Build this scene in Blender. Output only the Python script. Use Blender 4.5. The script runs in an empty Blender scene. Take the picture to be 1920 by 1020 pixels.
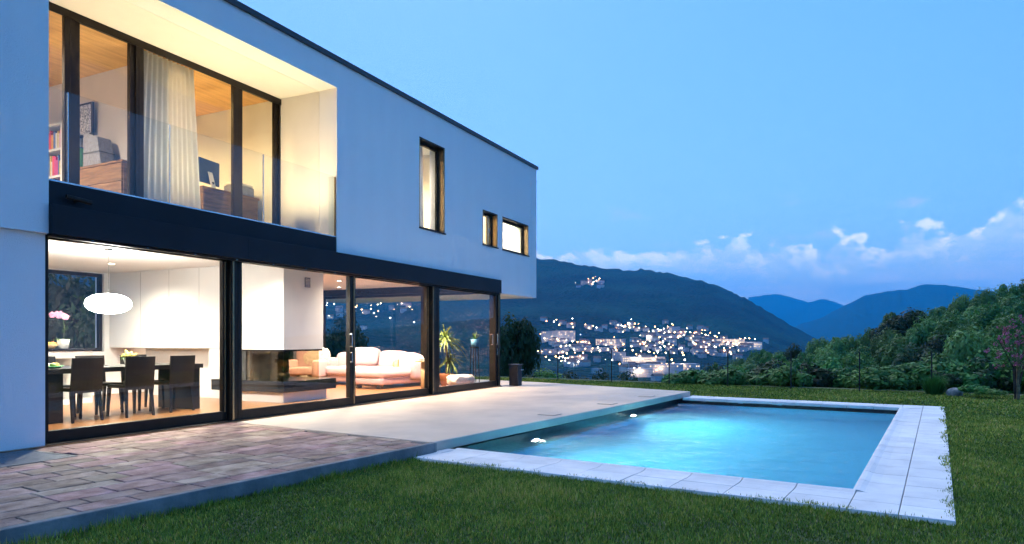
import bpy, bmesh, math, random
import numpy as np
from mathutils import Vector, Matrix, noise as mn
R = math.radians
rnd = random.Random(7)
sc = bpy.context.scene
col = sc.collection

# ------------------------------------------------------------------ camera, sky, sun, exposure
CAM = Vector((-4.3074, -7.7318, 1.14)); YAW = R(26.4); FPX = 1280.0; HOR = 637.0
cam_d = bpy.data.cameras.new('camera'); cam = bpy.data.objects.new('camera', cam_d); col.objects.link(cam)
cam.location = CAM; cam.rotation_euler = (R(90), 0, YAW - R(90))
cam_d.lens = 24; cam_d.sensor_width = 36; cam_d.sensor_fit = 'HORIZONTAL'; cam_d.shift_y = 127 / 1920
cam_d.clip_start = 0.05; cam_d.clip_end = 40000
sc.camera = cam
sc.view_settings.view_transform = 'Standard'; sc.view_settings.look = 'None'
sc.view_settings.exposure = 1.6; sc.view_settings.gamma = 1.0
SUN_ANG = R(40); SUN_EL = R(48)
world = bpy.data.worlds.new('World'); sc.world = world; world.use_nodes = True

def N(nt, t, **k):
    n = nt.nodes.new(t)
    for a, b in k.items():
        if a == 'inp':
            for i, v in b.items(): n.inputs[i].default_value = v
        else: setattr(n, a, b)
    return n
def math_n(nt, op, a, b=None, c=None, clamp=False):
    n = N(nt, 'ShaderNodeMath', operation=op, use_clamp=clamp)
    for i, x in enumerate((a, b, c)):
        if x is None: continue
        if isinstance(x, (int, float)): n.inputs[i].default_value = x
        else: nt.links.new(x, n.inputs[i])
    return n.outputs[0]
def sstep(nt, x, lo, hi, to0=0.0, to1=1.0):
    n = N(nt, 'ShaderNodeMapRange', interpolation_type='SMOOTHSTEP')
    n.inputs['From Min'].default_value = lo; n.inputs['From Max'].default_value = hi
    n.inputs['To Min'].default_value = to0; n.inputs['To Max'].default_value = to1
    nt.links.new(x, n.inputs['Value']); return n.outputs[0]
def mixc(nt, f, a, b, blend='MIX'):
    n = N(nt, 'ShaderNodeMix', data_type='RGBA', blend_type=blend)
    for s, x in ((n.inputs['Factor'], f), (n.inputs[6], a), (n.inputs[7], b)):
        if isinstance(x, (int, float)): s.default_value = x
        elif isinstance(x, tuple): s.default_value = x if len(x) == 4 else x + (1,)
        else: nt.links.new(x, s)
    return n.outputs[2]

SKY_STRENGTH = 0.055
wt = world.node_tree; wt.nodes.clear(); L = wt.links.new
sky = N(wt, 'ShaderNodeTexSky', sky_type='NISHITA')
sky.sun_disc = False; sky.sun_elevation = SUN_EL; sky.sun_rotation = math.pi / 2 - SUN_ANG
sky.air_density = 1.0; sky.dust_density = 0.3; sky.ozone_density = 5.0; sky.altitude = 300
tc = N(wt, 'ShaderNodeTexCoord'); sep = N(wt, 'ShaderNodeSeparateXYZ'); L(tc.outputs['Generated'], sep.inputs[0])
elev = sep.outputs[2]
bw = N(wt, 'ShaderNodeRGBToBW'); L(sky.outputs[0], bw.inputs[0])
cool = mixc(wt, 1.0, math_n(wt, 'POWER', bw.outputs[0], .4), (.22, 2.32, 6.4), 'MULTIPLY')
skyc = mixc(wt, .76, mixc(wt, 1.0, sky.outputs[0], (2.9, 1.5, 1.0), 'MULTIPLY'), cool)      # the photograph's cool white balance at dusk
# a bank of cumulus with lumpy tops over paler stratus, the same band right round the horizon
def wnoise(scale, zs, loc, detail, rough=.55):
    mp = N(wt, 'ShaderNodeMapping'); mp.inputs['Scale'].default_value = (1, 1, zs); mp.inputs['Location'].default_value = loc; L(tc.outputs['Generated'], mp.inputs[0])
    n = N(wt, 'ShaderNodeTexNoise', inp={'Scale': scale, 'Detail': detail, 'Roughness': rough}); L(mp.outputs[0], n.inputs['Vector']); return n.outputs[0]
CO = (.2, .3, .1)
nA = wnoise(4.5, .6, CO, 2); nB = wnoise(17, 1.5, CO, 8, .58); nB2 = wnoise(17, 1.5, (CO[0] + .006, CO[1] - .01, CO[2] + .02), 6, .58); nS = wnoise(4.0, 11, (.5, .1, 0), 6); nW = wnoise(9, 3.2, (.12, .4, .3), 7, .6)
top = math_n(wt, 'ADD', math_n(wt, 'ADD', .142, math_n(wt, 'MULTIPLY', math_n(wt, 'SUBTRACT', nA, .5), .12)), math_n(wt, 'MULTIPLY', math_n(wt, 'SUBTRACT', nB, .5), .12))
dep = math_n(wt, 'SUBTRACT', top, elev)
dens = sstep(wt, dep, 0.0, .012)
head = math_n(wt, 'MULTIPLY', sstep(wt, dep, .055, .004), math_n(wt, 'ADD', .25, math_n(wt, 'MULTIPLY', sstep(wt, math_n(wt, 'SUBTRACT', nB, nB2), -.05, .07), .75)))
ccol = mixc(wt, head, (3.4, 5.6, 7.8), (9.4, 9.8, 8.8))
ccol = mixc(wt, math_n(wt, 'MULTIPLY', sstep(wt, nS, .42, .62), sstep(wt, dep, .02, .06)), ccol, (6.0, 7.2, 8.2))
c1 = mixc(wt, math_n(wt, 'MULTIPLY', dens, sstep(wt, dep, .0, .06, .95, .72)), skyc, ccol)
wisp = math_n(wt, 'MULTIPLY', sstep(wt, nW, .58, .72), math_n(wt, 'MULTIPLY', sstep(wt, elev, .12, .15), sstep(wt, elev, .20, .165)))
c2 = mixc(wt, math_n(wt, 'MULTIPLY', wisp, .6), c1, (5.2, 6.0, 7.6))
bg = N(wt, 'ShaderNodeBackground'); bg.inputs['Strength'].default_value = SKY_STRENGTH
L(c2, bg.inputs['Color']); wo = N(wt, 'ShaderNodeOutputWorld'); L(bg.outputs[0], wo.inputs['Surface'])

sun_d = bpy.data.lights.new('sun', 'SUN'); sun_d.energy = 0.8; sun_d.angle = R(55); sun_d.color = (1, .95, .86)
sun = bpy.data.objects.new('sun', sun_d); col.objects.link(sun)
sun.rotation_euler = Vector((math.cos(SUN_ANG) * math.cos(SUN_EL), math.sin(SUN_ANG) * math.cos(SUN_EL), math.sin(SUN_EL))).to_track_quat('Z', 'Y').to_euler()

cy = sc.cycles
cy.max_bounces = 6; cy.diffuse_bounces = 2; cy.glossy_bounces = 2; cy.transmission_bounces = 3; cy.transparent_max_bounces = 12; cy.volume_bounces = 0
cy.caustics_reflective = False; cy.caustics_refractive = True; cy.sample_clamp_indirect = 4.0
cy.use_denoising = True; cy.use_adaptive_sampling = True; cy.adaptive_threshold = 0.03; cy.adaptive_min_samples = 16; cy.use_fast_gi = False

# ------------------------------------------------------------------ helpers
def place(px, d):
    """world x, y of a spot d metres ahead of the camera station, at image column px of the survey"""
    r = (px - 960) / FPX * d
    return CAM.x + r * math.sin(YAW) + d * math.cos(YAW), CAM.y - r * math.cos(YAW) + d * math.sin(YAW)
def zat(py, d): return CAM.z + (HOR - py) / FPX * d

def tag(o, label=None, cat=None, group=None, kind=None):
    if label: o['label'] = label
    if cat: o['category'] = cat
    if group: o['group'] = group
    if kind: o['kind'] = kind
    return o
def empty(name, loc=(0, 0, 0), rz=0, parent=None):
    o = bpy.data.objects.new(name, None); col.objects.link(o); o.location = loc; o.rotation_euler = (0, 0, rz)
    o.empty_display_size = .1
    if parent: o.parent = parent
    return o
def thing(name, label, cat, loc=(0, 0, 0), rz=0, group=None):
    return tag(empty(name, loc, rz), label, cat, group)
def kids(o): return [c for c in bpy.data.objects if c.parent == o]
def copy_tree(o, parent=None):
    c = o.copy(); col.objects.link(c); c.parent = parent
    for ch in kids(o): copy_tree(ch, c)
    return c

class MB:
    def __init__(s): s.v = []; s.f = []; s.m = []; s.mi = 0
    def add(s, vs, fs):
        b = len(s.v); s.v += [tuple(p) for p in vs]; s.f += [tuple(b + i for i in q) for q in fs]; s.m += [s.mi] * len(fs); return s
    def box(s, x0, x1, y0, y1, z0, z1, rz=0, c=None):
        p = [(x0, y0, z0), (x1, y0, z0), (x1, y1, z0), (x0, y1, z0), (x0, y0, z1), (x1, y0, z1), (x1, y1, z1), (x0, y1, z1)]
        if rz:
            c = c or ((x0 + x1) / 2, (y0 + y1) / 2); a, b = math.cos(rz), math.sin(rz)
            p = [(c[0] + (x - c[0]) * a - (y - c[1]) * b, c[1] + (x - c[0]) * b + (y - c[1]) * a, z) for x, y, z in p]
        return s.add(p, [(3, 2, 1, 0), (4, 5, 6, 7), (0, 1, 5, 4), (1, 2, 6, 5), (2, 3, 7, 6), (3, 0, 4, 7)])
    def prism(s, pts, z0, z1):
        n = len(pts)
        return s.add([(x, y, z0) for x, y in pts] + [(x, y, z1) for x, y in pts],
                     [tuple(range(n - 1, -1, -1)), tuple(range(n, 2 * n))] + [(i, (i + 1) % n, n + (i + 1) % n, n + i) for i in range(n)])
    def cyl(s, p0, p1, r0, r1=None, n=10, cap=True):
        r1 = r0 if r1 is None else r1; p0 = Vector(p0); p1 = Vector(p1); d = (p1 - p0).normalized()
        a = d.orthogonal().normalized(); b = d.cross(a)
        vs = [p0 + (a * math.cos(2 * math.pi * i / n) + b * math.sin(2 * math.pi * i / n)) * r0 for i in range(n)]
        vs += [p1 + (a * math.cos(2 * math.pi * i / n) + b * math.sin(2 * math.pi * i / n)) * r1 for i in range(n)]
        fs = [(i, (i + 1) % n, n + (i + 1) % n, n + i) for i in range(n)]
        if cap: fs += [tuple(range(n - 1, -1, -1)), tuple(range(n, 2 * n))]
        return s.add(vs, fs)
    def tube(s, pts, rs, n=6):
        for i in range(len(pts) - 1): s.cyl(pts[i], pts[i + 1], rs[i], rs[i + 1], n)
        return s
    def lathe(s, prof, c=(0, 0, 0), n=16):
        vs = []; k = len(prof)
        for i in range(n):
            a = 2 * math.pi * i / n
            for r, z in prof: vs.append((c[0] + r * math.cos(a), c[1] + r * math.sin(a), c[2] + z))
        return s.add(vs, [(i * k + j, ((i + 1) % n) * k + j, ((i + 1) % n) * k + j + 1, i * k + j + 1) for i in range(n) for j in range(k - 1)])
    def sup(s, c, r, e=.35, nu=20, nv=10, rz=0, fn=None):
        """rounded cushion-like solid"""
        sp = lambda x: math.copysign(abs(x) ** e, x)
        vs = []
        for j in range(nv + 1):
            t = -math.pi / 2 + math.pi * j / nv
            for i in range(nu):
                p = 2 * math.pi * i / nu
                q = Vector((r[0] * sp(math.cos(t)) * sp(math.cos(p)), r[1] * sp(math.cos(t)) * sp(math.sin(p)), r[2] * sp(math.sin(t))))
                if fn: q = fn(q)
                if rz: q = Matrix.Rotation(rz, 3, 'Z') @ q
                vs.append(q + Vector(c))
        return s.add(vs, [(j * nu + i, j * nu + (i + 1) % nu, (j + 1) * nu + (i + 1) % nu, (j + 1) * nu + i) for j in range(nv) for i in range(nu)])
    def build(s, name, mat, parent=None, smooth=False, bevel=0, loc=None, rz=None, seg=2):
        me = bpy.data.meshes.new(name); me.from_pydata(s.v, [], s.f); me.validate()
        for m in (mat if isinstance(mat, (list, tuple)) else [mat]): me.materials.append(m)
        if len(me.materials) > 1 and len(me.polygons) == len(s.m): me.polygons.foreach_set('material_index', s.m)
        if smooth: me.polygons.foreach_set('use_smooth', [True] * len(me.polygons))
        me.update(); o = bpy.data.objects.new(name, me); col.objects.link(o)
        if parent: o.parent = parent
        if loc: o.location = loc
        if rz is not None: o.rotation_euler = (0, 0, rz)
        if bevel:
            b = o.modifiers.new('bevel', 'BEVEL'); b.width = bevel; b.segments = seg; b.limit_method = 'ANGLE'; b.angle_limit = R(40)
        return o
def bx(name, mat, parent, *a, bevel=0, **k): return MB().box(*a, **k).build(name, mat, parent, bevel=bevel)

def grid_wall(us, vs, holes, w0, w1, axis='Y'):
    """wall sheet with openings; us along the wall, vs up, w0..w1 thickness; only outer faces are made"""
    nu, nv = len(us) - 1, len(vs) - 1
    def full(i, j):
        if not (0 <= i < nu and 0 <= j < nv): return False
        cu, cv = (us[i] + us[i + 1]) / 2, (vs[j] + vs[j + 1]) / 2
        return not any(a < cu < b and c < cv < d for a, b, c, d in holes)
    P = (lambda u, w, v: (u, w, v)) if axis == 'Y' else (lambda u, w, v: (w, u, v))
    m = MB()
    for i in range(nu):
        for j in range(nv):
            if not full(i, j): continue
            a, b, c, d = us[i], us[i + 1], vs[j], vs[j + 1]
            m.add([P(a, w0, c), P(b, w0, c), P(b, w0, d), P(a, w0, d)], [(0, 1, 2, 3)])
            m.add([P(a, w1, c), P(b, w1, c), P(b, w1, d), P(a, w1, d)], [(3, 2, 1, 0)])
            if not full(i - 1, j): m.add([P(a, w0, c), P(a, w1, c), P(a, w1, d), P(a, w0, d)], [(3, 2, 1, 0)])
            if not full(i + 1, j): m.add([P(b, w0, c), P(b, w1, c), P(b, w1, d), P(b, w0, d)], [(0, 1, 2, 3)])
            if not full(i, j - 1): m.add([P(a, w0, c), P(b, w0, c), P(b, w1, c), P(a, w1, c)], [(3, 2, 1, 0)])
            if not full(i, j + 1): m.add([P(a, w0, d), P(b, w0, d), P(b, w1, d), P(a, w1, d)], [(0, 1, 2, 3)])
    return m

# ------------------------------------------------------------------ materials
def mat(name, c, rough=.6, var=.12, scale=6, bump=0, bscale=60, metal=0, spec=.5, c2=None, stretch=None, objrand=0, trans=0, sheen=0, world=False, fine=False):
    m = bpy.data.materials.new(name); m.use_nodes = True; nt = m.node_tree; nt.nodes.clear(); l = nt.links.new
    out = N(nt, 'ShaderNodeOutputMaterial'); b = N(nt, 'ShaderNodeBsdfPrincipled'); l(b.outputs[0], out.inputs[0])
    b.inputs['Roughness'].default_value = rough; b.inputs['Metallic'].default_value = metal; b.inputs['Specular IOR Level'].default_value = spec
    if sheen: b.inputs['Sheen Weight'].default_value = sheen
    t = N(nt, 'ShaderNodeNewGeometry' if world else 'ShaderNodeTexCoord'); vec = t.outputs['Position' if world else 'Object']
    raw = vec
    if stretch:
        mp = N(nt, 'ShaderNodeMapping'); mp.inputs['Scale'].default_value = stretch; l(vec, mp.inputs[0]); vec = mp.outputs[0]
    n = N(nt, 'ShaderNodeTexNoise', inp={'Scale': scale, 'Detail': 6, 'Roughness': .6}); l(vec, n.inputs['Vector'])
    f = sstep(nt, n.outputs[0], .3, .7)
    c2 = c2 or tuple(x * (1 - 2 * var) for x in c); ca = tuple(min(1, x * (1 + var)) for x in c) if var else c
    cc = mixc(nt, f, c2, ca)
    if objrand:
        oi = N(nt, 'ShaderNodeObjectInfo')
        v = N(nt, 'ShaderNodeMapRange'); v.inputs['To Min'].default_value = 1 - objrand; v.inputs['To Max'].default_value = 1 + objrand; l(oi.outputs['Random'], v.inputs[0])
        h = N(nt, 'ShaderNodeHueSaturation'); l(cc, h.inputs['Color']); l(v.outputs[0], h.inputs['Value'])
        hh = N(nt, 'ShaderNodeMapRange'); hh.inputs['To Min'].default_value = .5 - objrand * .12; hh.inputs['To Max'].default_value = .5 + objrand * .12
        l(math_n(nt, 'FRACT', math_n(nt, 'MULTIPLY', oi.outputs['Random'], 7.3)), hh.inputs[0]); l(hh.outputs[0], h.inputs['Hue'])
        cc = h.outputs[0]
    l(cc, b.inputs['Base Color'])
    if bump:
        n2 = N(nt, 'ShaderNodeTexNoise', inp={'Scale': bscale, 'Detail': 4, 'Roughness': .6}); l(raw if fine else vec, n2.inputs['Vector'])
        bp = N(nt, 'ShaderNodeBump', inp={'Strength': min(1, bump), 'Distance': .01 if bump <= 1 else .01 * bump}); l(n2.outputs[0], bp.inputs['Height']); l(bp.outputs[0], b.inputs['Normal'])
    if trans:
        tr = N(nt, 'ShaderNodeBsdfTranslucent'); l(cc, tr.inputs[0]); mx = N(nt, 'ShaderNodeMixShader', inp={0: trans}); l(b.outputs[0], mx.inputs[1]); l(tr.outputs[0], mx.inputs[2]); l(mx.outputs[0], out.inputs[0])
    m['p'] = 1
    return m
def glass_mat(name, tint=(.97, .985, .98), base=.05, rough=0.0):
    m = bpy.data.materials.new(name); m.use_nodes = True; nt = m.node_tree; nt.nodes.clear(); l = nt.links.new
    out = N(nt, 'ShaderNodeOutputMaterial'); tr = N(nt, 'ShaderNodeBsdfTransparent'); tr.inputs[0].default_value = tint + (1,)
    gl = N(nt, 'ShaderNodeBsdfGlossy', inp={'Roughness': rough}); lw = N(nt, 'ShaderNodeLayerWeight', inp={'Blend': .5})
    fac = math_n(nt, 'ADD', math_n(nt, 'MULTIPLY', math_n(nt, 'POWER', lw.outputs['Facing'], 5.0), 1 - base), base, clamp=True)
    mx = N(nt, 'ShaderNodeMixShader'); l(fac, mx.inputs[0]); l(tr.outputs[0], mx.inputs[1]); l(gl.outputs[0], mx.inputs[2]); l(mx.outputs[0], out.inputs[0])
    return m
def emit_mat(name, c, s, sample=True):
    m = bpy.data.materials.new(name); m.use_nodes = True; nt = m.node_tree; nt.nodes.clear()
    out = N(nt, 'ShaderNodeOutputMaterial'); e = N(nt, 'ShaderNodeEmission'); e.inputs[0].default_value = c + (1,); e.inputs[1].default_value = s
    nt.links.new(e.outputs[0], out.inputs[0])
    if not sample: m.cycles.emission_sampling = 'NONE'
    return m

M = dict(
    plaster=mat('plaster', (.86, .865, .87), .9, .009, 2.2, .8, 110, spec=.2, stretch=(1.6, 1.6, .14), fine=True),
    white=mat('white_paint', (.78, .77, .75), .7, .02, 2, spec=.3),
    pink=mat('pale_rose_paint', (.74, .68, .64), .8, .02, 2),
    yellow=mat('cream_paint', (.78, .68, .48), .8, .03, 2),
    gloss_white=mat('gloss_white', (.82, .82, .80), .25, .01, 2),
    black=mat('black_aluminium', (.016, .012, .009), .38, .1, 9, spec=.22),
    fascia=mat('anthracite_sheet', (.012, .014, .019), .5, .12, 1.2, spec=.2),
    bronze=mat('bronze_aluminium', (.34, .24, .13), .32, .1, 9, metal=.7),
    roof=mat('roof_edging', (.03, .032, .036), .5, .1, 3),
    concrete=mat('concrete', (.60, .495, .405), .75, .06, 1.3, .25, 60, spec=.3),
    kerb=mat('kerb_concrete', (.21, .215, .21), .85, .18, 3, .4, 40),
    paver=mat('paver', (.36, .245, .205), .8, .18, 5, .6, 60, c2=(.18, .10, .08), objrand=.28, world=True),
    mortar=mat('joint_sand', (.10, .09, .085), .95, .2, 20),
    coping=mat('coping_stone', (.72, .72, .72), .7, .06, 3, .2, 60, objrand=.07, world=True),
    grate=mat('galvanised_grate', (.16, .19, .22), .45, .1, 9, metal=.3),
    oak=mat('oak_floor', (.30, .14, .05), .28, .2, 3, .1, 30, stretch=(1.2, 9, 1), c2=(.17, .07, .022)),
    walnut=mat('walnut', (.20, .105, .045), .4, .2, 3, stretch=(1, 1, 9), c2=(.10, .05, .02)),
    wenge=mat('dark_wenge', (.005, .0038, .0034), .38, .2, 4, stretch=(1, 1, 8)),
    birch=mat('birch', (.55, .38, .20), .45, .12, 3, stretch=(6, 6, 1)),
    ceil_wood=mat('warm_ceiling', (.62, .36, .13), .6, .10, 1.5, stretch=(1, 8, 1)),
    granite=mat('black_granite', (.012, .012, .014), .18, .3, 30),
    steel=mat('dark_steel', (.10, .105, .11), .4, .1, 5, metal=.6),
    chrome=mat('brushed_chrome', (.62, .62, .60), .25, .05, 9, metal=1.0),
    fire=mat('firebrick', (.24, .17, .08), .8, .2, 6, .4, 20),
    leather=mat('pale_rose_leather', (.72, .52, .55), .45, .05, 4, .3, 12),
    leather_d=mat('taupe_leather', (.22, .15, .14), .5, .1, 4),
    fleece=mat('sheepskin', (.82, .78, .68), .95, .08, 16, 1.0, 30, sheen=.4),
    terracotta=mat('terracotta', (.42, .17, .08), .8, .15, 6),
    ceramic=mat('white_ceramic', (.80, .80, .78), .2, .01, 3),
    greyfab=mat('grey_fabric', (.25, .25, .28), .9, .1, 20),
    bluepot=mat('blue_glaze', (.13, .33, .48), .3, .1, 6),
    leaf_y=mat('yucca_leaf', (.16, .22, .045), .45, .25, 5, trans=.25),
    leaf=mat('house_plant_leaf', (.10, .20, .04), .5, .2, 5, trans=.25),
    petal=mat('orchid_petal', (.72, .30, .48), .6, .15, 30, trans=.3),
    petal_y=mat('yellow_petal', (.72, .58, .16), .6, .15, 30, trans=.3),
    curtain=mat('sheer_curtain', (.86, .85, .84), .9, .03, 3, trans=.45),
    printp=mat('dark_print', (.55, .55, .58), .7, .3, 40, c2=(.05, .05, .07)),
    red=mat('red_cover', (.55, .06, .07), .6, .1, 9), orange=mat('orange_cover', (.70, .33, .05), .6, .1, 9), paper=mat('paper', (.75, .72, .66), .8, .05, 9),
    magenta=mat('magenta_cover', (.45, .05, .20), .6, .1, 9), blue=mat('blue_cover', (.06, .12, .30), .6, .1, 9), green=mat('green_cover', (.10, .32, .14), .6, .1, 9),
    screen=mat('dark_blue_shell', (.02, .05, .13), .35, .1, 9),
    bark=mat('bark', (.075, .055, .04), .9, .3, 9, .8, 12),
    stake=mat('timber_stake', (.23, .17, .09), .9, .3, 9, .5, 20),
    stone=mat('boulder', (.30, .31, .30), .9, .25, 8, .8, 20),
    fence=mat('dark_green_metal', (.006, .012, .010), .6, .1, 9),
    bin=mat('dark_plastic', (.022, .022, .026), .45, .1, 9),
    tile=mat('dark_pool_tile', (.030, .024, .022), .35, .3, 14),
)
GL = glass_mat('clear_glass', base=.028); GLB = glass_mat('balustrade_glass', (.95, .975, .965), .038); GLF = glass_mat('fire_glass', (.80, .72, .58), .07)

def leafmat(name, c, c2, objrand=.3, trans=.25, shade=.55):
    m = bpy.data.materials.new(name); m.use_nodes = True; nt = m.node_tree; nt.nodes.clear(); l = nt.links.new
    out = N(nt, 'ShaderNodeOutputMaterial'); d = N(nt, 'ShaderNodeBsdfPrincipled', inp={'Roughness': .6, 'Specular IOR Level': .25})
    at = N(nt, 'ShaderNodeAttribute', attribute_name='tone'); oi = N(nt, 'ShaderNodeObjectInfo')
    cc = mixc(nt, at.outputs['Fac'], c2, c)
    v = N(nt, 'ShaderNodeMapRange'); v.inputs['To Min'].default_value = 1 - objrand; v.inputs['To Max'].default_value = 1 + objrand; l(oi.outputs['Random'], v.inputs[0])
    hh = N(nt, 'ShaderNodeMapRange'); hh.inputs['To Min'].default_value = .5 - objrand * .08; hh.inputs['To Max'].default_value = .5 + objrand * .08
    l(math_n(nt, 'FRACT', math_n(nt, 'MULTIPLY', oi.outputs['Random'], 9.7)), hh.inputs[0])
    h = N(nt, 'ShaderNodeHueSaturation'); l(cc, h.inputs['Color']); l(v.outputs[0], h.inputs['Value']); l(hh.outputs[0], h.inputs['Hue'])
    l(h.outputs[0], d.inputs['Base Color'])
    tr = N(nt, 'ShaderNodeBsdfTranslucent'); l(h.outputs[0], tr.inputs[0]); mx = N(nt, 'ShaderNodeMixShader', inp={0: trans})
    l(d.outputs[0], mx.inputs[1]); l(tr.outputs[0], mx.inputs[2]); l(mx.outputs[0], out.inputs[0])
    return m
M['f_mid'] = leafmat('foliage_mid', (.125, .31, .065), (.032, .115, .026))
M['f_dark'] = leafmat('foliage_dark', (.04, .09, .03), (.016, .04, .014))
M['f_pale'] = leafmat('foliage_pale', (.19, .34, .09), (.055, .15, .036))
M['grass'] = leafmat('grass_blade', (.27, .34, .035), (.07, .14, .014), objrand=0, trans=.2)
M['pinkfl'] = leafmat('oleander_flower', (.62, .20, .34), (.45, .10, .22), objrand=0)

def grass_mat():
    m = M['grass']; nt = m.node_tree; l = nt.links.new
    at = [n for n in nt.nodes if n.type == 'ATTRIBUTE'][0]; h = [n for n in nt.nodes if n.type == 'HUE_SAT'][0]
    cr = N(nt, 'ShaderNodeValToRGB'); e = cr.color_ramp.elements
    e[0].position = 0; e[0].color = (.045, .09, .010, 1); e[1].position = 1; e[1].color = (.58, .42, .16, 1)
    for p, c in ((.45, (.14, .245, .028)), (.72, (.33, .40, .055)), (.9, (.52, .48, .09))): x = e.new(p); x.color = c + (1,)
    l(at.outputs['Fac'], cr.inputs[0]); l(cr.outputs[0], h.inputs['Color'])
grass_mat()
# ------------------------------------------------------------------ terrain
SKYL = [(1180, 712), (1260, 702), (1340, 683), (1400, 668), (1430, 655), (1480, 650), (1530, 640), (1560, 623), (1600, 630), (1640, 606), (1680, 582), (1720, 580), (1760, 571), (1800, 560), (1850, 545), (1900, 527), (1990, 515), (2300, 490)]
RIDGE = [(-3000, 520), (-800, 500), (200, 470), (700, 462), (900, 478), (1007, 484), (1040, 487), (1080, 495), (1130, 502), (1180, 508), (1205, 505), (1250, 512), (1300, 523), (1340, 533), (1400, 560), (1450, 590), (1500, 620), (1540, 640), (1650, 672), (2000, 690), (4000, 690)]
def lerp_tab(tab, x):
    if x <= tab[0][0]: return tab[0][1]
    for (a, b), (c, d) in zip(tab, tab[1:]):
        if x <= c: return b + (d - b) * (x - a) / (c - a)
    return tab[-1][1]
def sm(x): x = min(1, max(0, x)); return x * x * (3 - 2 * x)
FRAC = [(22, .12), (40, .45), (60, .70), (80, .87), (100, 1.0), (400, 1.0)]
def canopy_y(px, r):
    s = lerp_tab(SKYL, px); return 735 - (735 - s) * lerp_tab(FRAC, r)
def edge_r(th): return lerp_tab([(-180, 30), (-60, 30), (-20, 30), (0, 22.2), (4, 21.2), (22, 19.3), (32, 20), (37, 19.3), (60, 19), (180, 30)], th)
def terrain(th, r):
    """ground height at bearing th (degrees right of the view axis) and distance r from the camera station"""
    t = max(-66, min(66, th)); px = 960 + FPX * math.tan(R(t)); cs = math.cos(R(t))
    re = edge_r(th)
    if r <= re: return -2.4 + 2.05 * sm((r - re + 2.2) / 2.0)
    # valley side
    v = -.35 - (r - re) * .24
    v = max(v, -34 - 8 * sm((r - 150) / 350)) if r < 700 else -42
    if r < 160: v = -.35 - (r - re) * .24 if (r - re) * .24 < 30 else v
    # wooded slope on the right
    w = sm((th - 9) / 7) * (1 - sm((r - 115) / 220)) * (1 - sm((abs(th) - 75) / 30))
    if w > 0:
        def hz(rr): return CAM.z + (HOR - canopy_y(px, rr)) / FPX * rr * cs - 5.2
        h = hz(r) if r >= 42 else -.35 + (hz(42) + .35) * sm((r - re) / (42 - re)) ** .8
        v = v + (h - v) * w
    # far mountain
    if r > 640:
        top = CAM.z + (HOR - lerp_tab(RIDGE, px)) / FPX * 2050 * cs
        q = (r - 700) / 1350
        if q <= 1: g = max(0, q) ** 1.35
        else: g = 1 - .6 * sm((q - 1) / .5)
        z = -42 + (top + 42) * g
        z += mn.noise(Vector((px / 130, r / 260, 3))) * 26 * max(0, g) * (1 - g) * 2.2
        v = z if r > 700 else v
    return v
def hit(px, py, lo=650, hi=2040):
    """walk a line of sight out to where it meets the far ground"""
    d = lo
    th = math.degrees(math.atan((px - 960) / FPX)); cs = math.cos(R(th))
    while d < hi:
        if zat(py, d) <= terrain(th, d / cs): break
        d += 6
    x, y = place(px, d); return x, y, terrain(th, d / cs)

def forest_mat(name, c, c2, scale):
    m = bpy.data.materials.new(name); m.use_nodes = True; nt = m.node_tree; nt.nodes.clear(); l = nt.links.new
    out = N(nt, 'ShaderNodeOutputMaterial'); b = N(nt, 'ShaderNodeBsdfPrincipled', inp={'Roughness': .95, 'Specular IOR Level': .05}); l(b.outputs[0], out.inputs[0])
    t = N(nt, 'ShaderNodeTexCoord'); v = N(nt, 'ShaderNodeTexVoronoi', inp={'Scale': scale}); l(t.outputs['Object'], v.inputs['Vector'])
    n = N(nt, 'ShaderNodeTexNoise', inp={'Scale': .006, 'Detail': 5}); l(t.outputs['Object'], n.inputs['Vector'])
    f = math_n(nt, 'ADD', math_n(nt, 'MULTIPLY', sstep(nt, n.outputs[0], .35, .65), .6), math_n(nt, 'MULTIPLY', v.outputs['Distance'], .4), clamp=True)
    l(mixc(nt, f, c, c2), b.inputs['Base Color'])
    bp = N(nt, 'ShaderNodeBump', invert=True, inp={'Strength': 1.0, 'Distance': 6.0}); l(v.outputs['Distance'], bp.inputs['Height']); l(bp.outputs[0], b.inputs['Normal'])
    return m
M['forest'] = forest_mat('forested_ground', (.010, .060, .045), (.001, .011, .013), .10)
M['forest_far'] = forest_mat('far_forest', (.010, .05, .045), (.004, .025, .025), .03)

def polar_sheet(name, ths, rs, fn, m):
    vs = []; n = len(rs)
    for th in ths:
        a = YAW - R(th); c, s_ = math.cos(a), math.sin(a)
        for r in rs: vs.append((CAM.x + r * c, CAM.y + r * s_, fn(th, r)))
    fs = [(i * n + j, i * n + j + 1, (i + 1) * n + j + 1, (i + 1) * n + j) for i in range(len(ths) - 1) for j in range(n - 1)]
    o = MB().add(vs, fs).build(name, m, smooth=True); tag(o, kind='structure')
    return o
ths = sorted(set([round(-180 + 6 * i, 3) for i in range(61)] + [round(-46 + .3 * i, 3) for i in range(307)]))
rs = [6, 14, 17, 19, 20, 21, 22, 23.5, 25.5, 28, 31, 35, 40, 46, 53, 61, 70, 80, 92, 106, 122, 142, 168, 200, 250, 320, 420, 540, 640, 700] + [700 + 27 * i for i in range(1, 51)] + [2110, 2200, 2350, 2550, 2800]
def terr_fn(th, r):
    z = terrain(th, r)
    if r > 760:
        z += mn.noise(Vector((th * 1.9, r / 55, 0))) * 3.0 * min(1, (r - 760) / 300) + mn.noise(Vector((th * 7, r / 20, 5))) * 6.0 * min(1, (r - 900) / 500 if r > 900 else 0)
    return z
polar_sheet('terrain', ths, rs, terr_fn, M['forest'])

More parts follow.
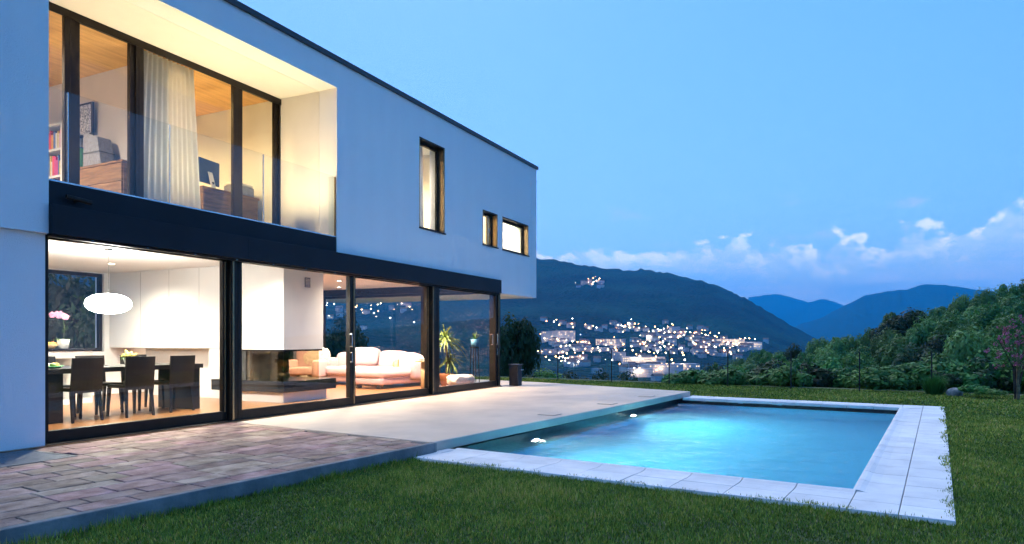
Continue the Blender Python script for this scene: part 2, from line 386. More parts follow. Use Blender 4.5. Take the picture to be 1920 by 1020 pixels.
def far_mountain(name, tab, d, depth, base, m, seed):
    vs = []; xs = np.linspace(tab[0][0], tab[-1][0], 320); K = 16
    for x in xs:
        y = lerp_tab(tab, x)
        for k in range(K + 1):
            q = k / K; dd = d - depth * (1 - q) if q <= 1 else d
            X, Y = place(float(x), dd); top = zat(y, d) + mn.noise(Vector((x / 14, seed, 0))) * d * .0014 + mn.noise(Vector((x / 4.3, seed, 7))) * d * .0008
            z = base + (top - base) * q ** 1.15 + mn.noise(Vector((x / 45, q * 4, seed))) * (top - base) * .22 * q * (1 - q) * 2
            vs.append((X, Y, z))
        X, Y = place(float(x), d + depth * .6); vs.append((X, Y, base))
    n = K + 2
    fs = [(i * n + j, (i + 1) * n + j, (i + 1) * n + j + 1, i * n + j + 1) for i in range(len(xs) - 1) for j in range(n - 1)]
    return tag(MB().add(vs, fs).build(name, m, smooth=True), kind='structure')
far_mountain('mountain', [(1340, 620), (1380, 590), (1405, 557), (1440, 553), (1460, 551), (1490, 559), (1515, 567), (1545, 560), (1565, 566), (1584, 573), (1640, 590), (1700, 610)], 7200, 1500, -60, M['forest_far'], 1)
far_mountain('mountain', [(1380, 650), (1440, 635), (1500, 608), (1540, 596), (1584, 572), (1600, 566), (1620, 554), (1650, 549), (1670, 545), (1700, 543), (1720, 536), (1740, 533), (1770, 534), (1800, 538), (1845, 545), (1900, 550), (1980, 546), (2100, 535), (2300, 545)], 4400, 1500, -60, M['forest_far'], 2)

# ------------------------------------------------------------------ house
X0, X1 = -3.2, 12.55; YB = 6.05
house = thing('house', 'modern white two-storey house with lit glass walls and recessed balcony', 'house')
WIN = [(6.95, 7.90, 3.34, 5.16), (9.54, 10.29, 3.33, 4.16), (10.54, 12.05, 3.33, 4.16)]
grid_wall([X0, 0, 4.54, 6.95, 7.90, 9.54, 10.29, 10.54, 12.05, X1], [2.27, 2.84, 3.33, 3.34, 4.16, 5.16, 5.32, 5.75],
          [(0, 4.54, 2.2, 5.32)] + WIN, -.10, .28).build('wall', M['plaster'], house)
bx('wall', M['plaster'], house, X0, 0, -.035, .28, -.2, 2.27)
bx('wall', M['plaster'], house, X1 - .3, X1, .28, YB, 2.54, 5.75)
grid_wall([X0, 2.9, 4.56, 6.2, 10.2, 10.5, X1], [-.2, .1, .9, 2.27, 2.5, 5.75], [(2.9, 4.56, .9, 2.5), (6.2, 10.2, .1, 2.5), (10.5, X1, -1, 2.27)], YB, YB + .3).build('wall', M['plaster'], house)
bx('wall', M['plaster'], house, X0, X0 + .3, .28, YB, -.2, 5.75)
bx('corner_bead', M['plaster'], house, 12.15, 12.165, -.103, -.05, 2.275, 5.745)
rf = bx('roof', M['roof'], house, X0 - .02, X1 + .05, -.14, YB + .34, 5.75, 5.83)
bx('roof_slab', M['white'], house, X0, X1 - .31, .285, YB - .01, 5.46, 5.74)
# floors, ceilings
bx('floor_slab', M['white'], house, X0 + .31, 10.5, .30, YB - .01, 2.56, 2.835)
bx('soffit', M['white'], house, 10.5, X1 - .002, .285, YB + .3, 2.27, 2.535)
bx('ceiling', M['white'], house, X0 + .31, 10.52, .16, YB - .01, 2.515, 2.555)
bx('floor', M['oak'], house, X0 + .31, 10.5, -.09, YB - .01, -.25, .012)
bx('header', M['white'], house, 0, 10.52, -.06, .16, 2.275, 2.57)
# fascia: the awning box and the balcony beam above it
f1 = bx('fascia', M['fascia'], house, -.005, 10.36, -.17, -.105, 2.262, 2.58, bevel=.004)
for x in (2.62, 5.2, 7.8): bx('seam', M['black'], f1, x, x + .004, -.1712, -.165, 2.265, 2.578)
bx('underside_trim', M['black'], f1, .0, 10.34, -.10, -.062, 2.235, 2.30)
for i in range(15): bx('clip', M['chrome'], f1, .45 + i * .67, .475 + i * .67, -.112, -.101, 2.246, 2.256)
f2 = bx('fascia', M['fascia'], house, .005, 4.535, -.09, .27, 2.583, 2.84, bevel=.004)
# recessed balcony
D = 1.15
bx('balcony_floor', M['concrete'], house, .005, 4.535, .275, D, 2.60, 2.838)
bx('balcony_ceiling', M['white'], house, -.3, 4.54, .285, D + .1, 5.32, 5.44)
bx('wall', M['white'], house, 4.54, 4.70, .285, YB - .01, 2.84, 5.455)
bx('wall', M['white'], house, -.16, 0, .285, D, 2.84, 5.318)
bal = empty('balustrade', parent=house)
px_ = [.012, .215, 1.455, 2.985, 4.50]
for i in range(4): bx('glass_panel', GLB, bal, px_[i] + .006, px_[i + 1] - .006, -.075, -.059, 2.80, 3.845)
bx('glass_panel', GLB, bal, 4.506, 4.520, -.07, .05, 2.845, 3.845)
bx('shoe_rail', M['chrome'], bal, .01, 4.53, -.088, -.045, 2.80, 2.856)
for i in (1, 2, 3): bx('joint', M['chrome'], bal, px_[i] - .005, px_[i] + .005, -.077, -.057, 2.85, 3.84)
bx('edge_strip', M['bronze'], bal, 4.522, 4.538, -.08, -.055, 2.845, 3.84)
# sliding glazing: a window object per bay
def bay(parent, xa, xb, y, za, zb, fr=.06, dep=.07, bot=None, mt='black', pane=True, name='window'):
    w = empty(name, parent=parent); bot = fr if bot is None else bot
    m = MB(); m.box(xa, xa + fr, y, y + dep, za, zb).box(xb - fr, xb, y, y + dep, za, zb)
    m.box(xa + fr, xb - fr, y + .001, y + dep - .001, zb - fr, zb).box(xa + fr, xb - fr, y + .001, y + dep - .001, za, za + bot)
    m.build('frame', M[mt], w, bevel=.004)
    if pane: bx('pane', GL, w, xa + fr - .005, xb - fr + .005, y + dep / 2 - .006, y + dep / 2 + .006, za + bot - .005, zb - fr + .005)
    return w
BAY = [(.01, 2.44, .045), (2.56, 5.02, -.035), (5.10, 7.52, .045), (7.70, 10.40, -.035)]
for i, (a, b, y) in enumerate(BAY):
    w = bay(house, a, b, y, .02, 2.30, .07 if i < 3 else .09, .07, .13)
bays = [o for o in kids(house) if o.name.startswith('window')]
for x in (2.44, 5.02, 7.52):
    bx('mullion', M['black'], house, x + .001, x + (.119 if x < 3 else .079 if x < 6 else .179), -.03, .115, .02, 2.30)
    bx('glint_trim', M['bronze'], house, x + .02, x + .045, -.045, -.029, .03, 2.26)  # bronze strips standing in for gold reflections along the mullions
    bx('glint_trim', M['bronze'], house, x - .05, x - .035, .030, .046, .14, 2.22)
bx('post', M['black'], house, 10.40, 10.53, -.05, .12, -.02, 2.29)
bx('post_trim', M['bronze'], house, 10.425, 10.45, -.062, -.049, .0, 2.24)
bx('threshold', M['black'], house, 0, 10.53, -.075, .13, -.06, .02, bevel=.005)
bx('threshold_trim', M['bronze'], house, .01, 10.52, -.095, -.076, -.05, .008)
def pull(parent, x, y, z, h=.22):
    MB().tube([(x, y, z), (x, y - .045, z), (x, y - .045, z + h), (x, y, z + h)], [.009] * 4, 8).build('handle', M['chrome'], parent)
pull(bays[1], 4.955, -.035, 1.02); pull(bays[1], 4.955, -.035, .76, .16)
pull(bays[3], 10.33, -.035, 1.02, .25); pull(bays[3], 10.20, .03, 1.02, .25); pull(bays[3], 10.33, -.035, .78, .14)
# end wall of the living room, all glass
E0 = 10.42
def bay_x(parent, ya, yb, x, za, zb, fr=.07, dep=.07, pane=GL):
    w = empty('window', parent=parent)
    m = MB(); m.box(x, x + dep, ya, ya + fr, za, zb).box(x, x + dep, yb - fr, yb, za, zb)
    m.box(x + .001, x + dep - .001, ya + fr, yb - fr, zb - fr, zb).box(x + .001, x + dep - .001, ya + fr, yb - fr, za, za + fr)
    m.build('frame', M['black'], w, bevel=.004)
    bx('pane', pane, w, x + dep / 2 - .006, x + dep / 2 + .006, ya + fr - .005, yb - fr + .005, za + fr - .005, zb - fr + .005)
    return w
for a, b in ((.13, 2.02), (2.14, 5.50)): bay_x(house, a, b, E0, .013, 2.34)
bx('mullion', M['black'], house, E0 - .01, E0 + .09, 2.021, 2.139, .013, 2.34)
bx('end_header', M['black'], house, E0 - .03, E0 + .075, .13, 5.56, 2.341, 2.514)
bx('wall', M['white'], house, E0, E0 + .078, 5.56, YB - .005, .013, 2.514)
# back window of the dining side
bay(house, 2.905, 4.555, YB + .06, .905, 2.495, .07, .08)
bay(house, 6.205, 8.195, YB + .06, .105, 2.495, .07, .08); bay(house, 8.205, 10.195, YB + .06, .105, 2.495, .07, .08)  # living room back windows, added unseen to darken what the end glass mirrors
# small windows in the upper facade: frame, pane, bronze reveal lining, sill
for k, (a, b, c, d) in enumerate(WIN):
    w = bay(house, a + .03, b - .03, .035, c + .03, d - .03, .055, .06)
    bx('reveal', M['bronze'], w, b - .028, b - .002, -.098, .10, c + .03, d - .03)
    bx('reveal', M['bronze'], w, a + .002, a + .028, -.098, .10, c + .03, d - .03)
    bx('lintel', M['black'], w, a + .002, b - .002, -.098, .10, d - .029, d - .002)
    bx('sill', M['black'], w, a - .01, b + .01, -.125, .10, c + .002, c + .029)
w = kids(house); w = [o for o in w if o.name.startswith('window')][-2]
bx('sash', M['bronze'], w, 9.95, 10.03, .004, .034, 3.40, 4.09)
MB().tube([(9.97, .004, 3.78), (9.97, -.035, 3.78), (9.97, -.035, 3.66)], [.012] * 3, 8).build('handle', M['chrome'], w)
# balcony glazing
UB = [(.03, .97, 0), (1.03, 1.86, 1), (1.90, 3.60, 0), (3.66, 4.50, 1)]
for a, b, k in UB: bay(house, a, b, D + .0 + .03 * k, 2.85, 5.315, .075, .06, .09)
for x in (.97, 1.86, 3.60): bx('mullion', M['black'], house, x + .001, x + (.058 if x != 1.86 else .038), D + .002, D + .1, 2.85, 5.315)
bx('frame_rail', M['black'], house, .0, 4.54, D - .015, D - .001, 5.215, 5.318)
bx('frame_stile', M['black'], house, 4.505, 4.539, D + .002, D + .1, 2.85, 5.315)
# upper rooms
bx('ceiling', M['ceil_wood'], house, X0 + .31, 4.535, D + .11, YB - .01, 5.33, 5.45)
bx('partition', M['pink'], house, 2.42, 2.55, 1.45, YB - .01, 2.84, 5.328)
bx('partition', M['pink'], house, -.9, -.78, 1.3, YB - .01, 2.84, 5.328)
bx('partition', M['yellow'], house, -.6, 4.538, 4.6, 4.7, 2.84, 5.329)
bx('partition', M['white'], house, 6.3, 6.4, .285, 3.2, 2.84, 5.455)
bx('partition', M['white'], house, 6.4, 9.1, 3.2, 3.3, 2.84, 5.455)
bx('partition', M['yellow'], house, 9.1, 9.2, .285, 3.3, 2.84, 5.455)
bx('partition', M['yellow'], house, 9.2, X1 - .301, 2.2, 2.3, 2.84, 5.455)
bx('partition', M['white'], house, 10.36, 10.46, .285, 2.2, 2.84, 5.455)
# kitchen bulkhead wall with the chimney breast of the fireplace
bx('kitchen_wall', M['gloss_white'], house, 4.66, 5.25, 2.45, YB - .012, .98, 2.514)
bx('kitchen_pier', M['gloss_white'], house, 4.675, 5.24, 2.60, 3.10, .42, .979)
bx('kitchen_pier', M['white'], house, 4.95, 5.24, 3.10, 5.3, .013, .979)
for y in (3.35, 4.2, 5.05): bx('cabinet_joint', M['kerb'], house, 4.6585, 4.662, y, y + .006, 1.0, 2.5)

# wall spot on the balcony beam
t = thing('wall_spotlight', 'small black tubular spotlight on the dark beam below the balcony', 'spotlight', (.28, -.09, 2.665))
MB().cyl((0, 0, 0), (0, -.06, 0), .018).build('bracket', M['black'], t)
MB().cyl((-.13, -.06, .02), (.12, -.10, -.01), .026, .026, 12).build('barrel', M['black'], t)

# ------------------------------------------------------------------ lamps
def light(parent, kind, loc, power, c, size=.05, ang=None, blend=1.0, rot=None):
    d = bpy.data.lights.new('lamp_light', kind); d.energy = power; d.color = c; d.shadow_soft_size = size
    if kind == 'SPOT': d.spot_size = R(ang or 150); d.spot_blend = blend
    o = bpy.data.objects.new('lamp_light', d); col.objects.link(o); o.parent = parent; o.location = loc
    if rot: o.rotation_euler = rot
    return o
M['lamp'] = emit_mat('lamp_warm', (1, .86, .66), 14); M['lamp_w'] = emit_mat('lamp_white', (1, .95, .86), 32)
def downlight(x, y, z, power, c, label, grp, ang=160, soft=.05):
    t = thing('ceiling_downlight', label, 'downlight', (x, y, z), 0, grp)
    MB().lathe([(.075, 0), (.075, -.012), (.055, -.012), (.05, 0)], n=20).build('trim_ring', M['gloss_white'], t)
    MB().cyl((0, 0, -.008), (0, 0, -.003), .05, .05, 16).build('lens', M['lamp'], t)
    light(t, 'SPOT', (0, 0, -.03), power * 2.9, c, soft, ang)
WARM = (1, .79, .58); KIT = (1, .90, .72); YEL = (1, .66, .26); ROSE = (1, .80, .64)
CZ = 2.514
def xy(px, Y): 
    u = (px - 960) / FPX; dx = u * math.sin(YAW) + math.cos(YAW); dy = -u * math.cos(YAW) + math.sin(YAW); t = (Y - CAM.y) / dy; return CAM.x + t * dx
for x, y, p, l in ((3.6, 1.1, 90, 'ceiling downlight between dining table and fireplace, over the floor'), (3.5, 4.2, 75, 'ceiling downlight in front of the white kitchen wall'),
                   (1.4, 3.9, 60, 'ceiling downlight above the sideboard with the orchid'), (1.0, .9, 65, 'ceiling downlight just inside the first glass bay, behind the wall edge')):
    downlight(x, y, CZ, p, KIT, l, 'downlights in the ground floor ceiling')
for x, y, p, l in ((8.1, 2.9, 75, 'ceiling downlight over the sofa chaise, beside the second mullion'), (9.6, 4.2, 75, 'ceiling downlight over the far end of the sofa'),
                   (9.3, 1.1, 130, 'ceiling downlight above the yucca in the last bay'), (6.7, 4.0, 60, 'ceiling downlight behind the chimney breast'), (6.6, 1.0, 120, 'ceiling downlight between fireplace and sofa')):
    downlight(x, y, CZ, p, WARM, l, 'downlights in the ground floor ceiling')
for x, y, z, p, c, l in ((-.45, 2.4, 5.328, 260, ROSE, 'ceiling downlight in the upper room with the bookcase'), (2.72, 1.75, 5.328, 70, YEL, 'ceiling downlight behind the balcony curtain in the upper study'),
                         (3.2, 3.9, 5.328, 90, YEL, 'ceiling downlight at the back of the upper study'),
                         (7.4, 1.6, 5.453, 380, (1, .82, .56), 'ceiling downlight behind the tall upper window'), (9.75, 1.1, 5.453, 150, (1, .80, .50), 'ceiling downlight behind the small square upper window'),
                         (11.3, 1.1, 5.453, 170, (1, .86, .62), 'ceiling downlight behind the wide upper window near the corner')):
    downlight(x, y, z, p, c, l, 'downlights in the upper floor ceilings', soft=.3 if x > 5 else .08)
for x, y, p, l in ((3.75, .50, 20, 'added unseen floor lamp washing the white end wall of the balcony'), (2.6, .45, 20, 'added unseen floor lamp on the balcony in front of the curtain'), (.95, .45, 16, 'added unseen floor lamp on the balcony in front of the bookcase room')):  # lamps added out of view behind the beam to make the soffit glow
    t = thing('balcony_fill_light', l, 'uplight', (x, y, 2.84), 0, 'added uplights out of view on the balcony floor')
    MB().lathe([(.05, 0), (.055, .09), (.045, .10), (.04, .085)], n=16).build('housing', M['steel'], t)
    MB().cyl((0, 0, .086), (0, 0, .090), .038, .038, 12).build('lens', M['lamp'], t)
    light(t, 'SPOT', (0, 0, .14), p * 2.6, (1, .74, .38), .04, 165, rot=(math.pi, 0, 0))
t = thing('pendant_lamp', 'glowing white oval pendant lamp hanging over the dining table', 'pendant lamp', (2.21, 2.30, CZ))
MB().sup((0, 0, -.83), (.30, .30, .15), .92, 32, 16).build('shade', M['lamp_w'], t, True)
MB().cyl((0, 0, -.68), (0, 0, 0), .004, .004, 6).build('cable', M['chrome'], t)
MB().lathe([(.001, -.025), (.06, -.025), (.065, 0)], n=20).build('canopy', M['chrome'], t)

# ------------------------------------------------------------------ terrace, pavers, kerb
KA = R(-6.3); K1 = Vector((2.06, -3.555)); ku = Vector((math.cos(KA), math.sin(KA))); kv = Vector((-math.sin(KA), math.cos(KA)))
def kp(u, v): p = K1 + ku * u + kv * v; return (p.x, p.y)
terr = tag(MB().prism([(2.10, -3.565), (10.93, -4.56), (12.45, -.2), (12.95, 2.3), (10.50, 2.3), (10.50, -.10), (2.47, -.10)], -.115, 0).build('concrete_terrace', M['concrete'], bevel=.012), 'smooth pale concrete terrace slab between house and pool', kind='structure')
tag(MB().prism([(2.4, -3.2), (10.6, -4.1), (12.0, -.4), (12.5, 2.1), (10.6, 2.1), (10.6, -.2), (2.6, -.2)], -.6, -.116).build('terrace_footing', M['kerb'], terr))
pav = tag(empty('paved_terrace', (K1.x, K1.y, 0), KA), 'red-brown concrete paver terrace in front of the first glass bay', kind='structure')
MB().box(-6.2, .0, .0, 3.9, -.2, -.022).build('bedding', M['mortar'], pav)
MB().box(-6.25, -.001, -.065, -.001, -.24, .001).build('kerb', M['kerb'], pav, bevel=.008)
MB().box(-.001, .045, -.065, .02, -.2, .001).build('kerb_end', M['kerb'], pav, bevel=.008)
pm = {}
vrow = 0.0; ri = 0
ROWS = [.22, .20, .30, .20, .30, .22, .20, .30, .20, .30, .22, .20, .30, .20, .30]
for wv in ROWS:
    u = -6.2 + rnd.uniform(0, .3)
    while u < -.05:
        wu = rnd.choice([.30, .30, .40, .40, .50, .60]); ue = min(u + wu, -.003)
        if ue - u < .12: break
        c = K1 + ku * ((u + ue) / 2) + kv * (vrow + wv / 2)
        if c.y < .10 and not (c.x < -.28 and c.y > -.86):
            key = (round(ue - u, 2), wv)
            if key not in pm:
                g = .006; pm[key] = MB().box(g, key[0] - g, g, wv - g, -.05, 0)
                o = pm[key].build('paver', M['paver'], pav); 
                b = o.modifiers.new('bevel', 'BEVEL'); b.width = .006; b.segments = 1
                pm[key] = o
            else:
                o = pm[key].copy(); col.objects.link(o)
            o.location = (u, vrow, rnd.uniform(-.0035, .0)); o.rotation_euler = (rnd.uniform(-.003, .003), rnd.uniform(-.003, .003), 0)
        u = ue
    vrow += wv
gr = thing('entrance_grate', 'blue-grey metal grating mat sunk in the pavers below the white wall', 'grating', (-2.9, -.92, 0), 0)
GA = 2.66; GB = .86
m = MB().box(0, GA, -.03, 0, -.04, .004).box(0, GA, GB, GB + .02, -.04, .004).box(GA, GA + .03, -.03, GB + .02, -.04, .0045)
m.build('frame', M['kerb'], gr)
m = MB()
for i in range(26): m.box(.0, GA, .006 + i * .0328, .024 + i * .0328, -.03, .002)
m.build('bars', M['grate'], gr); bx('tray', M['fascia'], gr, 0, GA, 0, GB, -.05, -.031)
for i, (x, y, l) in enumerate(((5.27, -3.62, 'square skimmer lid in the terrace, nearest of three'), (7.33, -3.85, 'square skimmer lid in the terrace, middle of three'), (9.22, -4.05, 'square skimmer lid in the terrace, farthest of three'))):
    t = thing('skimmer_lid', l, 'access lid', (x, y, 0), R(-6), 'skimmer lids along the pool edge')
    MB().box(-.13, .13, -.13, .13, .0045, .009).build('lid', M['concrete'], t, bevel=.003)
    MB().box(-.14, .14, -.14, .14, .0012, .004).build('rim', M['steel'], t)

# ------------------------------------------------------------------ pool
PA = R(-5.6); P0 = (2.35, -3.73)
PL, PW, CZP, WZ = 8.08, 4.06, -.100, -.205
pool = thing('swimming_pool', 'rectangular blue-lit swimming pool edged with pale stone coping', 'swimming pool', (P0[0], P0[1], 0), PA)
def liner_mat():
    return mat('pool_liner', (.03, .42, .80), .6, .06, 1.5, c2=(.02, .37, .74))
M['liner'] = liner_mat()
b = MB(); BD = -1.55
b.add([(0, -PW, BD), (PL, -PW, BD), (PL, .10, BD), (0, .10, BD)], [(0, 1, 2, 3)])
for (xa, ya, xb, yb, zt) in ((0, -PW, 0, .10, -.36), (0, .10, PL, .10, -.95), (PL, .10, PL, -PW, -.36), (PL, -PW, 0, -PW, -.36)):
    b.add([(xa, ya, BD), (xb, yb, BD), (xb, yb, zt), (xa, ya, zt)], [(0, 1, 2, 3)])
b.build('basin', M['liner'], pool)
b = MB()
for (xa, ya, xb, yb, zt) in ((0, -PW, 0, .10, -.36), (0, .10, PL, .10, -.95), (PL, .10, PL, -PW, -.36), (PL, -PW, 0, -PW, -.36)):  # waterline tile; deeper on the terrace side to paint in the dark reflection
    b.add([(xa, ya, zt), (xb, yb, zt), (xb, yb, -.12), (xa, ya, -.12)], [(0, 1, 2, 3)])
b.build('tile_shade_band', M['tile'], pool)
b = MB(); b.box(-.25, -.003, -PW - .25, .12, BD - .2, -.135).box(PL + .003, PL + .25, -PW - .25, .12, BD - .2, -.135).box(0, PL, -PW - .25, -PW - .003, BD - .2, -.135).box(0, PL, .103, .3, BD - .2, -.135)
b.build('shell', M['kerb'], pool)
def cope(w, inner, L_):
    """coping stone profile: x across (0 = pool edge, outwards negative), extruded along y by L_"""
    if inner: pr = [(.035, -.035), (.03, .002), (.012, .014), (-.02, .012), (-.06, .001), (-.14, -.005), (-w + .006, -.001), (-w + .003, -.006), (-w + .003, -.05), (.03, -.05)]
    else: pr = [(-.003, -.005), (-.008, 0), (-w + .006, 0), (-w + .003, -.005), (-w + .003, -.05), (-.003, -.05)]
    n = len(pr); g = .004
    return MB().add([(x, g, z) for x, z in pr] + [(x, L_ - g, z) for x, z in pr],
                    [tuple(range(n)), tuple(range(2 * n - 1, n - 1, -1))] + [(i, n + i, n + (i + 1) % n, (i + 1) % n) for i in range(n)])
IW, OW = .33, .345
cm = {}
def stone(w, inner, L_, loc, rz):
    key = (w, inner, round(L_, 3))
    if key not in cm: cm[key] = cope(w, inner, L_).build('coping_stone', M['coping'], pool); o = cm[key]
    else: o = cm[key].copy(); col.objects.link(o)
    o.location = (loc[0], loc[1], CZP + rnd.uniform(-.002, .001)); o.rotation_euler = (0, 0, rz)
nn = 9; s_ = PW / nn
for i in range(nn): stone(IW, True, s_, (0, -PW + i * s_, 0), 0); stone(OW, False, s_, (-IW, -PW + i * s_, 0), 0)
stone(IW, False, .13, (0, 0, 0), 0); stone(OW, False, .07, (-IW, 0, 0), 0)
for i in range(nn): stone(IW, True, s_, (PL, -i * s_, 0), math.pi); stone(OW, False, s_, (PL + IW, -i * s_, 0), math.pi)
nl = 17; s2 = PL / nl
for i in range(nl): stone(IW, True, s2, (PL - i * s2, -PW, 0), R(90)); stone(OW, False, s2, (PL - i * s2, -PW - IW, 0), R(90))
for cx_, sx in ((0, -1), (PL, 1)):
    m = MB(); a, bb = sorted((cx_, cx_ + sx * (IW))); m.box(a + .003, bb - .003, -PW - IW + .003, -PW - .003, -.05, 0).build('coping_stone', M['coping'], pool, bevel=.005, loc=(0, 0, CZP))
    a, bb = sorted((cx_ + sx * IW, cx_ + sx * (IW + OW))); MB().box(a + .003, bb - .003, -PW - IW + .003, -PW - .003, -.05, 0).build('coping_stone', M['coping'], pool, bevel=.005, loc=(0, 0, CZP))
    a, bb = sorted((cx_, cx_ + sx * IW)); MB().box(a + .003, bb - .003, -PW - IW - OW + .003, -PW - IW - .003, -.05, 0).build('coping_stone', M['coping'], pool, bevel=.005, loc=(0, 0, CZP))
    a, bb = sorted((cx_ + sx * IW, cx_ + sx * (IW + OW))); MB().box(a + .003, bb - .003, -PW - IW - OW + .003, -PW - IW - .003, -.05, 0).build('coping_stone', M['coping'], pool, bevel=.005, loc=(0, 0, CZP))
for k in range(3): bx('overflow_light', M['chrome'], pool, PL - .012, PL - .003, -.5 - k * .75, -.4 - k * .75, -.165, -.150)
bx('coping_bed', M['mortar'], pool, -.69, -.01, -PW - .69, .06, -.16, -.153)
bx('coping_bed', M['mortar'], pool, PL + .01, PL + .69, -PW - .69, .06, -.16, -.153)
bx('coping_bed', M['mortar'], pool, 0, PL, -PW - .69, -PW - .01, -.16, -.153)
def water_mat():
    m = bpy.data.materials.new('pool_water'); m.use_nodes = True; nt = m.node_tree; nt.nodes.clear(); l = nt.links.new
    out = N(nt, 'ShaderNodeOutputMaterial'); t = N(nt, 'ShaderNodeTexCoord')
    n1 = N(nt, 'ShaderNodeTexNoise', inp={'Scale': 2.6, 'Detail': 3, 'Roughness': .5}); l(t.outputs['Object'], n1.inputs['Vector'])
    n2 = N(nt, 'ShaderNodeTexNoise', inp={'Scale': 13, 'Detail': 4}); wm = N(nt, 'ShaderNodeMapping'); wm.inputs['Scale'].default_value = (1.5, .55, 1); wm.inputs['Rotation'].default_value = (0, 0, .5); l(t.outputs['Object'], wm.inputs[0]); l(wm.outputs[0], n2.inputs['Vector'])
    h = math_n(nt, 'ADD', n1.outputs[0], math_n(nt, 'MULTIPLY', n2.outputs[0], .30))
    bp = N(nt, 'ShaderNodeBump', inp={'Strength': .8, 'Distance': .06}); l(h, bp.inputs['Height'])
    rf = N(nt, 'ShaderNodeBsdfRefraction', inp={'Roughness': .06, 'IOR': 1.33}); l(bp.outputs[0], rf.inputs['Normal']); rf.inputs['Color'].default_value = (.96, .99, 1, 1)
    gl = N(nt, 'ShaderNodeBsdfGlossy', inp={'Roughness': .12}); l(bp.outputs[0], gl.inputs['Normal'])
    lw = N(nt, 'ShaderNodeLayerWeight', inp={'Blend': .5})
    fac = math_n(nt, 'ADD', math_n(nt, 'MULTIPLY', math_n(nt, 'POWER', lw.outputs['Facing'], 5.0), .46), .02, clamp=True)
    mx = N(nt, 'ShaderNodeMixShader'); l(fac, mx.inputs[0]); l(rf.outputs[0], mx.inputs[1]); l(gl.outputs[0], mx.inputs[2]); l(mx.outputs[0], out.inputs['Surface'])
    v = N(nt, 'ShaderNodeVolumePrincipled'); v.inputs['Color'].default_value = (.25, .80, 1, 1); v.inputs['Density'].default_value = .16
    l(v.outputs[0], out.inputs['Volume'])
    return m
M['water'] = water_mat()
o = MB().box(-.02, PL + .02, -PW - .02, .12, BD - .02, WZ).build('water', M['water'], loc=(P0[0], P0[1], 0), rz=PA); tag(o, kind='structure')
M['pool_lens'] = emit_mat('pool_lamp_lens', (1, .97, .85), 60)
for x, l in ((1.85, 'round underwater pool lamp below the terrace edge, nearer the camera'), (5.35, 'round underwater pool lamp below the terrace edge, farther away')):
    a = math.cos(PA), math.sin(PA); lx, ly = x, .085
    t = thing('pool_lamp', l, 'pool lamp', (P0[0] + lx * a[0] - ly * a[1], P0[1] + lx * a[1] + ly * a[0], WZ - .17), PA, 'underwater lamps in the pool wall')
    MB().cyl((0, 0, 0), (0, -.05, 0), .13, .115, 20).build('bezel', M['chrome'], t)
    MB().sup((0, -.055, 0), (.07, .025, .07), 1.0, 16, 8).build('lens', M['pool_lens'], t, True)
    light(t, 'SPOT', (0, -.12, 0), 250, (1, .98, .78), .08, 150, .7, rot=(R(80), 0, math.pi))

# ------------------------------------------------------------------ lawn
LZ = -.13
m = MB(); xs = [-14, -.69, PL + .69, 13.6]; ys = [-22, -PW - .69, .12, 16]
for i in range(3):
    for j in range(3):
        if i == 1 and j == 1: continue
        m.add([(xs[i], ys[j], 0), (xs[i + 1], ys[j], 0), (xs[i + 1], ys[j + 1], 0), (xs[i], ys[j + 1], 0)], [(0, 1, 2, 3)])
M['soil'] = mat('lawn_thatch', (.055, .075, .018), .95, .3, 5, .6, 40, c2=(.025, .045, .012))
lawn = tag(m.build('lawn', M['soil'], loc=(P0[0], P0[1], LZ), rz=PA), kind='structure')

# ------------------------------------------------------------------ vegetation
def add_tone(me, tone):
    a = me.attributes.new('tone', 'FLOAT', 'FACE'); a.data.foreach_set('value', np.asarray(tone, np.float32))
def quads_mesh(name, V, tone, m, nper=4):
    n = len(V) // nper
    me = bpy.data.meshes.new(name); me.vertices.add(len(V)); me.vertices.foreach_set('co', np.asarray(V, np.float32).ravel())
    me.loops.add(n * nper); me.loops.foreach_set('vertex_index', np.arange(n * nper, dtype=np.int32))
    me.polygons.add(n); me.polygons.foreach_set('loop_start', np.arange(0, n * nper, nper, dtype=np.int32)); me.polygons.foreach_set('loop_total', np.full(n, nper, np.int32))
    me.update(calc_edges=True); add_tone(me, tone); me.materials.append(m); return me
def crown_mesh(seed, n=5000, leaf=.07, clumps=26, squash=1.0, name='crown', m=None, core=.2):
    """leaf clumps spread through a unit-sized crown (radius ~1, centre at z = 1)"""
    g = np.random.default_rng(seed)
    d = g.normal(size=(clumps, 3)); d /= np.linalg.norm(d, axis=1)[:, None]
    cr = g.uniform(.35, .78, clumps)[:, None]; cc = d * cr; cc[:, 2] = np.abs(cc[:, 2]) * squash * .95 - .15 * g.random(clumps)
    rad = g.uniform(.18, .46, clumps)
    k = g.integers(0, clumps, n); dd = g.normal(size=(n, 3)); dd /= np.linalg.norm(dd, axis=1)[:, None]
    rr = rad[k] * g.uniform(.55, 1.08, n) ** .6
    P = cc[k] + dd * rr[:, None]
    nor = dd + g.normal(size=(n, 3)) * .32 + np.array([0, 0, .30]); nor /= np.linalg.norm(nor, axis=1)[:, None]
    a = np.cross(nor, g.normal(size=(n, 3))); a /= np.linalg.norm(a, axis=1)[:, None]; b = np.cross(nor, a)
    s = leaf * g.uniform(.6, 1.35, n)[:, None]
    V = np.stack([P + a * s * 1.3, P + b * s * .62, P - a * s * 1.3, P - b * s * .62], 1).reshape(-1, 3); V[:, 2] += 1.0
    ctone = g.random(clumps)
    tone = np.clip(ctone[k] * .5 + g.random(n) * .5, 0, 1)
    return quads_mesh(name, V, tone, m)
